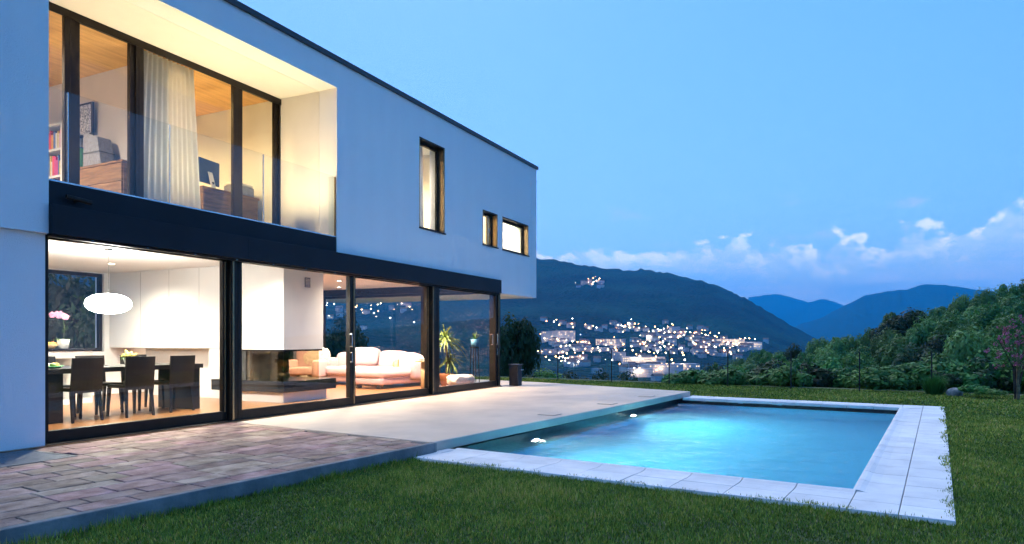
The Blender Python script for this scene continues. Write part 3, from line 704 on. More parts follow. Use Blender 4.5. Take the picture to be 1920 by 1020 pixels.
def trunk_mesh(seed, limbs=5):
    g = random.Random(seed); m = MB()
    m.tube([(0, 0, -.25), (.02, .01, .2), (g.uniform(-.05, .05), g.uniform(-.05, .05), .55), (g.uniform(-.1, .1), g.uniform(-.1, .1), 1.2)], [.075, .06, .05, .025], 7)
    for i in range(limbs):
        a = g.uniform(0, 6.28); z = g.uniform(.3, .75)
        m.tube([(0, 0, z), (.25 * math.cos(a), .25 * math.sin(a), z + .25), (.55 * math.cos(a), .55 * math.sin(a), z + .5 + g.uniform(0, .3))], [.035, .024, .008], 5)
    o = m.build('trunk', M['bark']); me = o.data; bpy.data.objects.remove(o); return me
CROWN = [crown_mesh(10 + i, 7500, .050, 26 + 3 * i, 1.0, m=M[k]) for i, k in enumerate(('f_mid', 'f_mid', 'f_pale', 'f_mid', 'f_pale'))]
CROWN_D = [crown_mesh(30 + i, 7000, .05, 24, 1.0, m=M['f_dark']) for i in range(2)]
SHRUB = [crown_mesh(50 + i, 2600, .085, 18, .8, m=M[k]) for i, k in enumerate(('f_mid', 'f_mid', 'f_dark'))]
TRUNK = [trunk_mesh(i) for i in range(3)]
def tree(name, label, cat, x, y, z, rx, h, crown, group=None, trunk=True):
    t = thing(name, label, cat, (x, y, z), rnd.uniform(0, 6.28), group)
    c = bpy.data.objects.new('crown', crown); col.objects.link(c); c.parent = t; c.scale = (rx, rx * rnd.uniform(.9, 1.1), h / 2.0)
    if trunk:
        b = bpy.data.objects.new('trunk', rnd.choice(TRUNK)); col.objects.link(b); b.parent = t; b.scale = (rx, rx, h / 2.0)
    return t
ORD = ['first', 'second', 'third', 'fourth', 'fifth', 'sixth', 'seventh', 'eighth', 'ninth', 'tenth', 'eleventh', 'twelfth', 'thirteenth', 'fourteenth', 'fifteenth', 'sixteenth', 'seventeenth', 'eighteenth', 'nineteenth', 'twentieth']
rows = [(42, 'lowest row'), (53, 'second row'), (65, 'third row'), (78, 'fourth row'), (91, 'fifth row'), (104, 'skyline row')]
for ri, (r, rn) in enumerate(rows):
    px = 2090 - ri * 23; k = 0
    while px > 1262:
        cs = math.cos(math.atan((px - 960) / FPX)); d = r * cs * rnd.uniform(.95, 1.05)
        th = math.degrees(math.atan((px - 960) / FPX)); g = terrain(th, d / cs)
        top = zat(canopy_y(px, r) + rnd.uniform(-14, 9), d); h = max(3.2, top - g + .3); x, y = place(px, d)
        sp_ = rnd.uniform(2.7, 3.7)
        if h < 9 and k < len(ORD):
            ci = rnd.randrange(5); cr = CROWN[ci]; tone = 'pale green' if ci in (2, 4) else 'mid-green'
            if rnd.random() < .13: cr = rnd.choice(CROWN_D); tone = 'dark green'
            out = px > 1950
            tree('broadleaf_tree', 'bushy tree of the wooded slope past the oleander' if out else f'bushy {tone} tree, {ORD[k]} from the right in the {rn} of the wooded slope', 'tree', x, y, g - .3, sp_ * .62, h, cr, 'trees past the oleander' if out else f'trees in the {rn} of the wooded slope')
            k += not out
        px -= sp_ / d * FPX * .92
# trees that stand out
for px, d, top, w_, cr, nm, lab in ((1690, 74, 577, 3.3, CROWN_D[0], 'broadleaf_tree', 'dark round-crowned tree standing proud of the wooded slope before the blue mountain'),
                                (1563, 70, 622, 2.0, CROWN[2], 'broadleaf_tree', 'pale olive round tree at the low end of the wooded skyline'),
                                (968, 29, 570, 1.15, CROWN_D[1], 'broadleaf_tree', 'dark leafy tree just past the far corner of the house'),
                                (640, 42, 585, 2.2, CROWN_D[0], 'broadleaf_tree', 'dark tree outside the glazed end wall, seen behind the armchair'),
                                (75, 21, 470, 1.9, CROWN_D[0], 'broadleaf_tree', 'dark tree outside the dining back window, left half'),
                                (150, 22, 480, 1.9, CROWN_D[1], 'broadleaf_tree', 'dark tree outside the dining back window, behind the orchid'),
                                (215, 21, 490, 1.6, CROWN[0], 'broadleaf_tree', 'green tree outside the dining back window, at the kitchen wall edge'),
                                (560, 46, 590, 2.4, CROWN_D[1], 'broadleaf_tree', 'dark tree beyond the house hidden behind the chimney breast')):
    th = math.degrees(math.atan((px - 960) / FPX)); cs = math.cos(R(th)); x, y = place(px, d); g = terrain(th, d / cs)
    tree(nm, lab, 'tree', x, y, g - .2, w_, zat(top, d) - g + .2, cr)
for k, (px, d, top) in enumerate(sorted(((1020, 33, 688), (1065, 38, 697), (1100, 34, 700), (1135, 40, 692), (1165, 36, 697), (1200, 42, 703), (1240, 36, 706), (1278, 33, 690), (1305, 38, 680), (990, 36, 690)))):
    th = math.degrees(math.atan((px - 960) / FPX)); cs = math.cos(R(th)); x, y = place(px, d); g = terrain(th, d / cs)
    tree('shrub', f'dark shrub below the wire fence in front of the town, {ORD[k]} from the house', 'shrub', x, y, g - .2, rnd.uniform(1.0, 1.5), zat(top, d) - g + .3, rnd.choice(CROWN_D + [CROWN[0]]), 'shrubs below the fence', False)
k = 0; px = 1290
while px < 1950:
    d = 19.6 * math.cos(math.atan((px - 960) / FPX)) + rnd.uniform(.6, 1.6); th = math.degrees(math.atan((px - 960) / FPX)); cs = math.cos(R(th))
    x, y = place(px, d); g = terrain(th, d / cs); top = lerp_tab([(1290, 705), (1350, 688), (1450, 680), (1560, 676), (1700, 672), (1800, 668), (1900, 655)], px) + rnd.uniform(-10, 8)
    if k < 20: tree('shrub', f'leafy green shrub along the garden edge, {ORD[k]} rightwards from the town view', 'shrub', x, y, g - .1, rnd.uniform(.55, .85), max(.9, zat(top, d) - g + .1), rnd.choice(SHRUB), 'shrubs along the garden edge', False)
    k += 1; px += rnd.uniform(28, 44)

# tall grassy bush, boulder, low plants, oleander
x, y = place(1752, 15.8)
t = thing('ornamental_grass', 'round tussock of upright grassy stems at the lawn edge', 'bush', (x, y, LZ))
V = []; g = np.random.default_rng(4)
for i in range(1500):
    a = g.uniform(0, 6.28); r0 = g.uniform(0, .16); r1 = r0 + g.uniform(.05, .26); h = g.uniform(.28, .5); w = .007
    c_, s1 = math.cos(a), math.sin(a); V += [(r0 * c_ - w * s1, r0 * s1 + w * c_, 0), (r0 * c_ + w * s1, r0 * s1 - w * c_, 0), (r1 * c_, r1 * s1, h)]
me = quads_mesh('blades', V, g.random(1500), M['f_mid'], 3); o = bpy.data.objects.new('blades', me); col.objects.link(o); o.parent = t
x, y = place(1790, 15.4)
t = MB().sup((0, 0, .06), (.19, .15, .13), .85, 20, 10, fn=lambda q: q * (1 + .16 * mn.noise(q * 9))).build('boulder', M['stone'], None, True, loc=(x, y, LZ)); tag(t, 'small pale grey boulder at the lawn edge beside the tussock', 'rock')
for px, d, w_, h, l in ((1826, 14.9, .30, .36, 'low spreading plant between the boulder and the oleander'), (1858, 14.6, .30, .28, 'low yellowish plant at the foot of the oleander'), (1775, 16.6, .4, .55, 'dark low bush behind the boulder')):
    x, y = place(px, d); tree('low_plant', l, 'plant', x, y, LZ, w_, h, SHRUB[0 if px != 1775 else 2], None, False)
x, y = place(1909, 14.35)
ol = thing('oleander', 'staked oleander shrub with pink flowers at the lawn edge', 'shrub', (x, y, LZ))
m = MB()
for i in range(7):
    a = rnd.uniform(0, 6.28); m.tube([(0.05, .04, 0), (.1 * math.cos(a), .1 * math.sin(a), .7), (.42 * math.cos(a), .42 * math.sin(a), 1.2 + rnd.uniform(-.2, .5))], [.025, .016, .006], 6)
m.build('stem', M['bark'], ol)
V = []; T = []; g = np.random.default_rng(8)
FL = []
for i in range(900):
    a = g.uniform(0, 6.28); q = g.uniform(.25, 1) ** .7 * .52; z = g.uniform(.62, 1.75); q *= 1 - abs(z - 1.15) * .55
    p = np.array([q * math.cos(a), q * math.sin(a), z]); d_ = g.normal(size=3) + np.array([math.cos(a), math.sin(a), .8]); d_ /= np.linalg.norm(d_); s1 = np.cross(d_, g.normal(size=3)); s1 /= np.linalg.norm(s1)
    V += [p, p + d_ * .055 + s1 * .011, p + d_ * .12, p + d_ * .055 - s1 * .011]; T.append(g.random())
    if i % 16 == 0 and q > .2: FL.append(p + d_ * .05)
me = quads_mesh('leaves', V, T, M['f_mid']); o = bpy.data.objects.new('leaves', me); col.objects.link(o); o.parent = ol
V = []; T = []
for p in FL:
    for j in range(14):
        c = p + g.normal(size=3) * .028; n_ = g.normal(size=3); n_ /= np.linalg.norm(n_); a = np.cross(n_, g.normal(size=3)); a /= np.linalg.norm(a); b_ = np.cross(n_, a)
        V += [c + a * .022, c + b_ * .022, c - a * .022, c - b_ * .022]; T.append(g.random())
me = quads_mesh('blossom', V, T, M['pinkfl']); o = bpy.data.objects.new('blossom', me); col.objects.link(o); o.parent = ol
MB().cyl((0, 0, -.1), (.01, 0, 1.45), .035, .032, 9).build('stake', M['stake'], ol)

# ------------------------------------------------------------------ fence, bin
fn = thing('garden_fence', 'low dark green wire fence on thin posts along the lawn edge', 'fence')
FP = [(15.9, 2.3), (15.49, .49), (15.18, -1.36), (14.88, -3.15), (14.70, -4.77), (14.50, -6.36), (14.28, -7.92), (14.1, -9.4)]
po = None
for x, y in FP:
    if po is None: po = MB().cyl((0, 0, -.3), (0, 0, .98), .015, .015, 8).build('post', M['fence'], fn); o = po
    else: o = po.copy(); col.objects.link(o)
    o.location = (x, y, LZ)
for (xa, ya), (xb, yb) in zip(FP, FP[1:]):
    m = MB(); d = Vector((xb - xa, yb - ya, 0)); n = int(d.length / .1)
    for z in [.03 + .15 * i for i in range(7)]: m.cyl((xa, ya, LZ + z), (xb, yb, LZ + z), .0018, .0018, 4, False)
    for i in range(1, n): q = i / n; m.cyl((xa + d.x * q, ya + d.y * q, LZ + .03), (xa + d.x * q, ya + d.y * q, LZ + .93), .0013, .0013, 4, False)
    o = m.build('wire_panel', M['fence'], fn)
t = thing('waste_bin', 'dark upright bin with flat lid beside the last glass door', 'bin', (10.86, -.30, 0), R(-6))
MB().box(-.10, .10, -.13, .13, .01, .50).build('body', M['bin'], t, bevel=.015); MB().box(-.115, .115, -.15, .15, .505, .535).build('lid', M['bin'], t, bevel=.008)
MB().tube([(-.07, -.16, .40), (-.07, -.19, .40), (.07, -.19, .40), (.07, -.16, .40)], [.008] * 4).build('handle', M['chrome'], t)

# ------------------------------------------------------------------ the town in the valley
M['t_wall'] = mat('town_render', (.62, .58, .55), .9, .1, .1, objrand=.22); M['t_roof'] = mat('town_roof', (.20, .12, .09), .9, .2, .2, objrand=.3); M['t_flat'] = mat('town_flat_roof', (.35, .37, .40), .8, .1, .1)
M['t_win'] = emit_mat('town_window', (1, .66, .36), .8, False); M['t_winw'] = emit_mat('town_shop_light', (1, .74, .48), .75, False)
M['t_lamp'] = [emit_mat('street_lamp_glow', c, 24, False) for c in ((1, .52, .20), (1, .72, .42), (1, .42, .14), (1, .95, .86))]
def town_mesh(w, d, h, gable, wins, seed, shop=False):
    g = random.Random(seed); m = MB(); m.box(-w / 2, w / 2, -d / 2, d / 2, -4, h)
    m.mi = 1
    if gable:
        e = .6; rh = d * .28
        m.add([(-w / 2 - e, -d / 2 - e, h), (w / 2 + e, -d / 2 - e, h), (w / 2 + e, d / 2 + e, h), (-w / 2 - e, d / 2 + e, h), (-w / 2 - e, 0, h + rh), (w / 2 + e, 0, h + rh)], [(0, 1, 5, 4), (2, 3, 4, 5), (0, 4, 3), (1, 2, 5), (0, 3, 2, 1)])
    else: m.box(-w / 2 - .2, w / 2 + .2, -d / 2 - .2, d / 2 + .2, h + .01, h + .6)
    m.mi = 2
    fl = max(1, int(h / 3)); nw = max(2, int(w / 2.6))
    for f_ in range(fl):
        for i in range(nw):
            if g.random() > wins: continue
            x = -w / 2 + (i + .5) * w / nw; z = f_ * 3 + 1.0
            for s in (-1, 1):
                y = s * (d / 2 + .05); m.add([(x - .65, y, z), (x + .65, y, z), (x + .65, y, z + 1.4), (x - .65, y, z + 1.4)], [(0, 1, 2, 3)])
    o = m.build('town_house', [M['t_wall'], M['t_roof'] if gable else M['t_flat'], M['t_winw'] if shop else M['t_win']]); me = o.data; bpy.data.objects.remove(o); return me
TH = [town_mesh(rnd.uniform(8, 12), rnd.uniform(7, 9), rnd.choice([5, 5.5, 8]), i % 4 != 3, .22, i) for i in range(10)]
def put(name, me, px, py, rz, label, cat, group=None):
    x, y, z = hit(px, py); o = bpy.data.objects.new(name, me); col.objects.link(o); o.location = (x, y, z); o.rotation_euler = (0, 0, rz); return tag(o, label, cat, group)
FACE = YAW + R(90)
CL = [  # image area of each quarter, houses, lamps, name
    ((1135, 608, 1215, 628), 16, 16, 'upper row of the hillside quarter'),
    ((1200, 616, 1275, 650), 26, 22, 'steep middle of the hillside quarter'),
    ((1262, 622, 1345, 652), 26, 22, 'crowded right side of the hillside quarter'),
    ((1290, 650, 1400, 672), 18, 22, 'flat quarter below the hillside houses'),
    ((1012, 640, 1140, 662), 20, 22, 'left riverside quarter'),
    ((1150, 645, 1290, 664), 16, 20, 'valley centre'),
    ((1012, 674, 1110, 692), 12, 16, 'near left quarter below the fields'),
    ((1145, 664, 1245, 690), 8, 16, 'quarter around the long bright hall'),
    ((1160, 688, 1275, 712), 12, 14, 'nearest quarter above the fence'),
    ((1012, 606, 1125, 622), 8, 12, 'scattered farms above the fields'),
    ((1088, 526, 1134, 541), 10, 12, 'hamlet high on the mountain'),
    ((1330, 640, 1425, 656), 14, 18, 'bright far end of the town'),
    ((598, 552, 700, 606), 10, 22, 'quarter seen through the glazed end wall, left part'),
    ((690, 556, 800, 604), 8, 20, 'quarter seen through the glazed end wall, right part'),
]
lm = []
for c_ in M['t_lamp']:
    for rr in (.4, .65):
        m = MB(); m.cyl((0, 0, -2), (0, 0, 6), .12, .09, 5); m.mi = 1; m.sup((0, 0, 6.6), (rr, rr, rr * .8), 1, 8, 6)
        o = m.build('street_lamp', [M['steel'], c_]); lm.append(o.data); bpy.data.objects.remove(o)
def spot(xa, ya, xb, yb):
    q = rnd.gauss(0, .30), rnd.gauss(0, .30); return (xa + xb) / 2 + q[0] * (xb - xa), (ya + yb) / 2 + q[1] * (yb - ya) * 1.1 + (q[0] * 6 if ya > 600 else 0)
for (xa, ya, xb, yb), nh, nlm, nm in CL:
    for i in range(nh): put('town_house', rnd.choice(TH), *spot(xa, ya, xb, yb), FACE + rnd.uniform(-.6, .6), f'small house with lit windows in the {nm}', 'house', f'houses in the {nm}')
    for i in range(int(nlm * 1.15)): put('street_lamp', rnd.choice(lm), *spot(xa, ya, xb, yb), 0, f'glowing street lamp in the {nm}', 'street lamp', f'street lamps in the {nm}')
BIG = [(1205, 680, 52, 18, 6, .9, 'long bright shop hall in the valley below the hillside houses'), (1240, 700, 44, 20, 9, .15, 'large pale flat-roofed hall just above the fence'), (1200, 706, 26, 16, 8, .12, 'white block left of the large pale hall near the fence'),
       (1283, 694, 30, 18, 7, .15, 'pale flat building beside the wooded slope'), (1025, 642, 15, 12, 15, .3, 'leftmost of four apartment blocks in the riverside quarter'), (1040, 641, 15, 12, 15, .3, 'second of four apartment blocks in the riverside quarter'),
       (1054, 641, 15, 12, 16, .3, 'third of four apartment blocks in the riverside quarter'), (1068, 640, 15, 12, 15, .3, 'last of four apartment blocks in the riverside quarter'), (1145, 648, 42, 14, 9, .6, 'wide pale building with bright windows in the valley centre'),
       (1365, 648, 46, 16, 9, .9, 'brightly lit long building at the far end of the town'), (1405, 652, 34, 16, 8, .8, 'lit building at the town end beside the wooded slope'), (1022, 664, 28, 12, 6, .2, 'low pale building at the left end of the valley'),
       (1160, 676, 16, 12, 10, .3, 'cream apartment block left of the long bright hall'), (1265, 626, 16, 12, 11, .3, 'tall white house at the heart of the hillside quarter'), (1110, 658, 50, 10, 4, .2, 'long low pale sheds across the valley floor')]
for k in range(18): put('street_lamp', lm[k % 4], 1016 + k * 15.5, 669 + 3 * math.sin(k * .5), 0, 'glowing street lamp in the row along the valley road', 'street lamp', 'street lamps along the valley road')
FLD = [(1205, 684), (1190, 684), (1225, 684), (1200, 709), (1240, 704), (1365, 651), (1385, 652), (1408, 655), (1145, 652), (1032, 647), (1062, 646), (1265, 631), (1235, 628), (1215, 640), (1300, 640), (1320, 650), (1180, 617), (1060, 682), (1030, 686), (1255, 700), (1280, 697), (1340, 660)]
for k, (px, py) in enumerate(FLD):
    o = put('street_lamp', lm[(k * 3) % 8], px, py, 0, 'bright street lamp lighting the house fronts around it', 'street lamp', 'bright street lamps among the town houses')
    light(o, 'POINT', (0, 0, 8.5), 1000, ((1, .78, .52), (1, .88, .72), (1, .70, .45))[k % 3], .6)
for k, (px, py, w, d, h, wn, l) in enumerate(BIG): put('town_building', town_mesh(w, d, h, False, wn, 100 + k, True), px, py, FACE + rnd.uniform(-.25, .25), l, 'building')

# ------------------------------------------------------------------ dining room
FZ = .013
t = thing('dining_table', 'long dark wenge dining table on slab legs behind the first glass bay', 'table', (0, 0, 0))
bx('tabletop', M['wenge'], t, .90, 3.47, 1.78, 2.72, .68, .75, bevel=.004)
bx('leg', M['wenge'], t, 3.30, 3.45, 1.84, 2.66, FZ, .679); bx('leg', M['wenge'], t, 1.05, 1.28, 1.84, 2.66, FZ, .679)
def make_chair():
    t = thing('dining_chair', 'x', 'chair', (0, 0, FZ), 0, 'dark chairs round the dining table')
    MB().box(-.21, .21, -.02, .42, .42, .465).build('seat', M['wenge'], t, bevel=.01)
    m = MB(); n = 8
    vs = []
    for i in range(n + 1):
        q = i / n; x = -.22 + .44 * q; c = .035 * (1 - (2 * q - 1) ** 2)
        vs += [(x, -.04 - c, .40), (x, -.085 - c, .88), (x, -.06 - c, .88), (x, -.015 - c, .40)]
    m.add(vs, [(i * 4 + a, (i + 1) * 4 + a, (i + 1) * 4 + (a + 1) % 4, i * 4 + (a + 1) % 4) for i in range(n) for a in range(4)] + [(3, 2, 1, 0), (n * 4, n * 4 + 1, n * 4 + 2, n * 4 + 3)])
    m.build('backrest', M['wenge'], t)
    for x in (-.19, .19):
        for y in (-.01, .39):
            m = MB(); x1 = x * 1.08; y1 = y + (-.05 if y < 0 else .02)
            a, b = .022, .014
            m.add([(x1 - b, y1 - b, 0), (x1 + b, y1 - b, 0), (x1 + b, y1 + b, 0), (x1 - b, y1 + b, 0), (x - a, y - a, .419), (x + a, y - a, .419), (x + a, y + a, .419), (x - a, y + a, .419)],
                  [(3, 2, 1, 0), (4, 5, 6, 7), (0, 1, 5, 4), (1, 2, 6, 5), (2, 3, 7, 6), (3, 0, 4, 7)]); m.build('leg', M['wenge'], t)
    return t
ch = make_chair()
for i, (x, y, rz, l) in enumerate(((1.50, 1.72, .03, 'dark high-backed dining chair on the window side, nearest the white wall edge'), (2.24, 1.66, -.04, 'dark high-backed dining chair on the window side, middle of three'), (3.0, 1.74, .02, 'dark high-backed dining chair on the window side, nearest the fireplace'),
                        (1.55, 2.80, math.pi + .03, 'dark dining chair on the kitchen side of the table, nearest the sideboard'), (2.3, 2.82, math.pi, 'dark dining chair on the kitchen side of the table, behind the yellow flowers'), (3.0, 2.80, math.pi - .04, 'dark dining chair on the kitchen side of the table, nearest the fireplace'))):
    o = ch if i == 0 else copy_tree(ch); o.location = (x, y, FZ); o.rotation_euler = (0, 0, rz); o['label'] = l
t = thing('fruit_tray', 'green oval tray of fruit at the left end of the dining table', 'tray', (1.20, 2.05, .751))
MB().lathe([(.02, 0), (.14, .004), (.19, .03), (.185, .034), (.13, .012), (.0, .01)], n=20).build('dish', M['green'], t, True)
for i in range(9):
    a = i * 2.4; MB().sup((.1 * math.cos(a) * (i % 3) / 2, .1 * math.sin(a) * (i % 3) / 2, .04), (.036,) * 3, 1, 10, 6).build('fruit', M[('orange', 'petal_y', 'leaf', 'paper')[i % 4]], t, True)
def leaf_strip(m, p, a, L_, w, lift, droop, n=6):
    vs = []; c, s1 = math.cos(a), math.sin(a)
    for i in range(n + 1):
        q = i / n; r = L_ * q * math.cos(lift) ; z = L_ * math.sin(lift) * q - droop * q * q * L_; ww = w * (math.sin(math.pi * (.12 + .88 * q)) if q < 1 else 0.02)
        x, y = p[0] + r * c, p[1] + r * s1; vs += [(x - ww * s1, y + ww * c, p[2] + z), (x, y, p[2] + z - ww * .35), (x + ww * s1, y - ww * c, p[2] + z)]
    m.add(vs, [(i * 3 + k, i * 3 + k + 1, i * 3 + k + 4, i * 3 + k + 3) for i in range(n) for k in (0, 1)])
t = thing('flower_pot', 'white pot of yellow flowers on the dining table', 'plant', (xy(241, 2.30), 2.30, .751))
MB().lathe([(.0, 0), (.05, 0), (.075, .11), (.068, .11), (.0, .09)], n=18).build('pot', M['ceramic'], t, True)
m = MB(); m2 = MB()
for i in range(26): leaf_strip(m, (0, 0, .1), i * 2.4, rnd.uniform(.10, .17), .022, rnd.uniform(.3, 1.2), .5)
for i in range(22): leaf_strip(m2, (0, 0, .13), i * 1.7, rnd.uniform(.08, .18), .03, rnd.uniform(.2, 1.2), .2)
m.build('leaves', M['leaf'], t); m2.build('blossom', M['petal_y'], t)
t = thing('sideboard', 'white sideboard with dark top below the back window', 'sideboard', (0, 0, 0))
bx('top', M['granite'], t, .9, 3.36, 4.42, 4.95, .945, .985, bevel=.003)
m = MB(); m.box(.95, 3.32, 4.90, 4.93, FZ, .944).box(3.29, 3.32, 4.46, 4.90, FZ, .944).box(.95, 3.29, 4.46, 4.90, .82, .944).box(.95, 3.29, 4.46, 4.90, FZ, .10); m.build('carcass', M['gloss_white'], t)
for x in (1.7, 2.45, 2.95): bx('divider', M['gloss_white'], t, x, x + .12, 4.46, 4.90, .101, .819)
t = thing('orchid', 'pink orchid in a white pot on the sideboard', 'plant', (2.93, 4.66, .986))
MB().lathe([(.0, 0), (.075, 0), (.10, .16), (.09, .165), (.0, .14)], n=20).build('pot', M['ceramic'], t, True)
MB().lathe([(.05, .16), (.055, .26), (.045, .27)], c=(-.05, 0, 0), n=16).build('support_glass', GL, t, True)
m = MB()
for i in range(6): leaf_strip(m, (0, 0, .15), .5 + i * 1.05, .2, .035, .5, .55)
m.build('leaves', M['leaf'], t)
MB().tube([(0, 0, .15), (.02, 0, .35), (.0, 0, .50), (-.06, .02, .58), (-.17, .03, .60)], [.005] * 5, 6).build('stem', M['leaf'], t)
for i, (x, z) in enumerate(((-.20, .585), (-.12, .60), (-.06, .60), (.0, .565), (-.09, .575), (.03, .555))):
    m = MB()
    for k in range(5): m.sup((x + .03 * math.cos(k * 1.256 + .3), -.02, z + .03 * math.sin(k * 1.256 + .3)), (.028, .008, .028), 1, 8, 6)
    m.build('blossom', M['petal'], t)
t = thing('bread_basket', 'woven tan bowl of bread at the left end of the sideboard', 'bowl', (2.66, 4.62, .986))
MB().lathe([(.0, 0), (.08, 0), (.15, .07), (.14, .075), (.0, .03)], n=18).build('bowl', M['birch'], t, True)
for i in range(5): MB().sup((.07 * math.cos(i * 1.3), .06 * math.sin(i * 1.3), .085), (.06, .045, .035), 1, 10, 6).build('bread', M['orange'], t, True)
t = thing('glass_dome', 'clear glass dome on the sideboard beside the bread bowl', 'glass dome', (2.50, 4.78, .986))
MB().lathe([(.11, .0), (.115, .2), (.09, .31), (.03, .36), (.0, .365)], n=20).build('dome', GLB, t, True); MB().lathe([(.0, .0), (.13, .0), (.13, .012), (.0, .014)], n=20).build('foot', M['ceramic'], t)
# ------------------------------------------------------------------ fireplace
t = thing('fireplace', 'white hanging chimney breast over a glass firebox and black hearth slab', 'fireplace', (0, 0, 0))
hd = bx('chimney_breast', M['white'], t, 4.655, 5.66, 1.20, 2.449, .965, 2.513)
v = bx('air_vent', M['steel'], hd, 5.17, 5.31, 1.190, 1.199, 2.10, 2.28)
for i in range(6): bx('vent_slat', M['chrome'], hd, 5.185, 5.295, 1.184, 1.189, 2.115 + i * .026, 2.125 + i * .026)
bx('frame_rail', M['granite'], t, 4.665, 5.65, 1.21, 2.44, .935, .964)
bx('hearth_slab', M['granite'], t, 4.68, 6.05, 1.22, 3.05, .20, .40, bevel=.006)
bx('base', M['white'], t, 4.78, 5.90, 1.33, 2.95, FZ, .199)
bx('side_panel', M['steel'], t, 4.69, 4.86, 2.30, 2.44, .401, .934); bx('side_panel', M['steel'], t, 4.69, 4.72, 2.16, 2.295, .401, .934)
bx('switch', M['red'], t, 4.679, 4.689, 2.33, 2.40, .55, .64)
bx('fire_back', M['fire'], t, 4.90, 5.35, 2.20, 2.28, .402, .93); bx('fire_back', M['fire'], t, 5.30, 5.345, 1.75, 2.195, .402, .93)
bx('fire_glass', GLF, t, 4.70, 4.708, 1.26, 2.155, .401, .934); bx('fire_glass', GLF, t, 4.712, 5.6, 1.25, 1.258, .401, .934)
t = thing('hearth_plant', 'small agave in a dark round pot on the hearth slab', 'plant', (5.02, 1.55, .401))
MB().lathe([(.0, 0), (.07, 0), (.105, .06), (.10, .13), (.08, .14), (.0, .12)], n=18).build('pot', M['steel'], t, True); m = MB()
for i in range(16): leaf_strip(m, (0, 0, .12), i * 2.4, rnd.uniform(.15, .26), .014, rnd.uniform(.5, 1.35), .25)
m.build('leaves', M['leaf'], t)
# ------------------------------------------------------------------ living room
def cush(name, parent, c, r, e=.35, rz=0, m='leather', tilt=0):
    fn = None
    if tilt: fn = lambda q: Matrix.Rotation(tilt, 3, 'Y') @ q
    return MB().sup(c, r, e, 24, 12, rz, fn).build(name, M[m], parent, True)
t = thing('corner_sofa', 'pale rose leather corner sofa with chaise behind the third glass bay', 'sofa', (0, 0, 0))
cush('base', t, (9.62, 3.30, .20), (.46, 1.52, .13), .2); cush('seat', t, (9.52, 3.15, .36), (.48, 1.20, .11), .3)
cush('backrest', t, (10.02, 3.25, .52), (.13, 1.35, .30), .3, tilt=.12)
for y, h in ((3.55, .74), (2.65, .66)): cush('back_cushion', t, (9.88, y, h - .04), (.13, .43, .24), .45, tilt=.2)
cush('armrest', t, (9.55, 4.66, .42), (.5, .16, .25), .3)
cush('chaise', t, (9.02, 2.20, .20), (.80, .42, .10), .2); cush('chaise_cushion', t, (9.02, 2.20, .36), (.84, .46, .10), .3)
cush('armrest', t, (9.72, 1.78, .40), (.42, .15, .24), .4); cush('throw_pillow', t, (9.72, 2.08, .60), (.12, .24, .22), .5, .4, tilt=.3)
for x, y in ((8.3, 1.9), (8.3, 2.5), (9.3, 4.6), (9.9, 4.6)): bx('foot', M['granite'], t, x, x + .12, y, y + .08, FZ, .10)
o = cush('throw_pillow', t, (9.75, 2.35, .50), (.1, .2, .14), .5, .9, 'birch', .5)
t = thing('armchair', 'pale leather armchair under a shaggy sheepskin behind the fireplace', 'armchair', (8.75, 4.55, 0), R(200))
cush('seat', t, (0, 0, .36), (.34, .36, .10)); cush('backrest', t, (-.34, 0, .62), (.10, .38, .32), .4); cush('armrest', t, (0, .38, .42), (.36, .08, .22)); cush('armrest', t, (0, -.38, .42), (.36, .08, .22))
m = MB(); m.sup((-.38, .12, .66), (.17, .36, .30), .8, 40, 24, fn=lambda q: q * (1 + .22 * mn.noise(q * 11) + .10 * mn.noise(q * 30))); m.build('sheepskin', M['fleece'], t, True)
for x in (-.28, .28):
    for y in (-.3, .3): MB().cyl((x, y, FZ), (x, y, .28), .022, .022, 8).build('leg', M['chrome'], t)
t = thing('drum_table', 'birch column side table stacked with papers next to the chaise', 'side table', (8.55, 0.80, FZ))
MB().cyl((0, 0, 0), (0, 0, .63), .12, .12, 24).build('column', M['birch'], t, True); MB().cyl((0, 0, .631), (0, 0, .655), .27, .27, 28).build('table_top', M['birch'], t)
m = MB()
for i in range(7): m.box(-.16, .16, -.11, .11, .657 + i * .008, .664 + i * .008, rz=rnd.uniform(-.6, .6))
m.build('papers', M['paper'], t)
t = thing('yucca', 'tall yucca with drooping leaves in a terracotta pot inside the last bay', 'plant', (10.02, 1.18, FZ))
MB().lathe([(.0, 0), (.13, 0), (.18, .26), (.19, .30), (.165, .30), (.0, .26)], n=22).build('pot', M['terracotta'], t, True)
MB().tube([(0, 0, .25), (.02, -.02, .7), (-.03, .02, 1.12)], [.04, .035, .028], 9).build('trunk', M['bark'], t)
MB().tube([(.02, 0, .3), (.07, -.06, .62)], [.03, .022], 8).build('trunk', M['bark'], t)
m = MB()
for i in range(70): leaf_strip(m, (-.03, .02, rnd.uniform(1.0, 1.2)), i * 2.4, rnd.uniform(.42, .66), .022, rnd.uniform(-.3, 1.5), rnd.uniform(.3, 1.0), 8)
for i in range(42): leaf_strip(m, (.07, -.06, rnd.uniform(.55, .7)), i * 2.4, rnd.uniform(.3, .5), .018, rnd.uniform(-.3, 1.4), rnd.uniform(.4, 1.1), 8)
m.build('leaves', M['leaf_y'], t)
t = thing('sheepskin_pouf', 'long shaggy white sheepskin bolster on the floor in the last bay', 'pouf', (9.93, .72, FZ), R(-10))
MB().sup((0, 0, .16), (.42, .20, .13), .7, 44, 22, fn=lambda q: q * (1 + .14 * mn.noise(q * 9) + .08 * mn.noise(q * 24))).build('fleece', M['fleece'], t, True); bx('base', M['leather'], t, -.36, .36, -.15, .15, 0, .05)
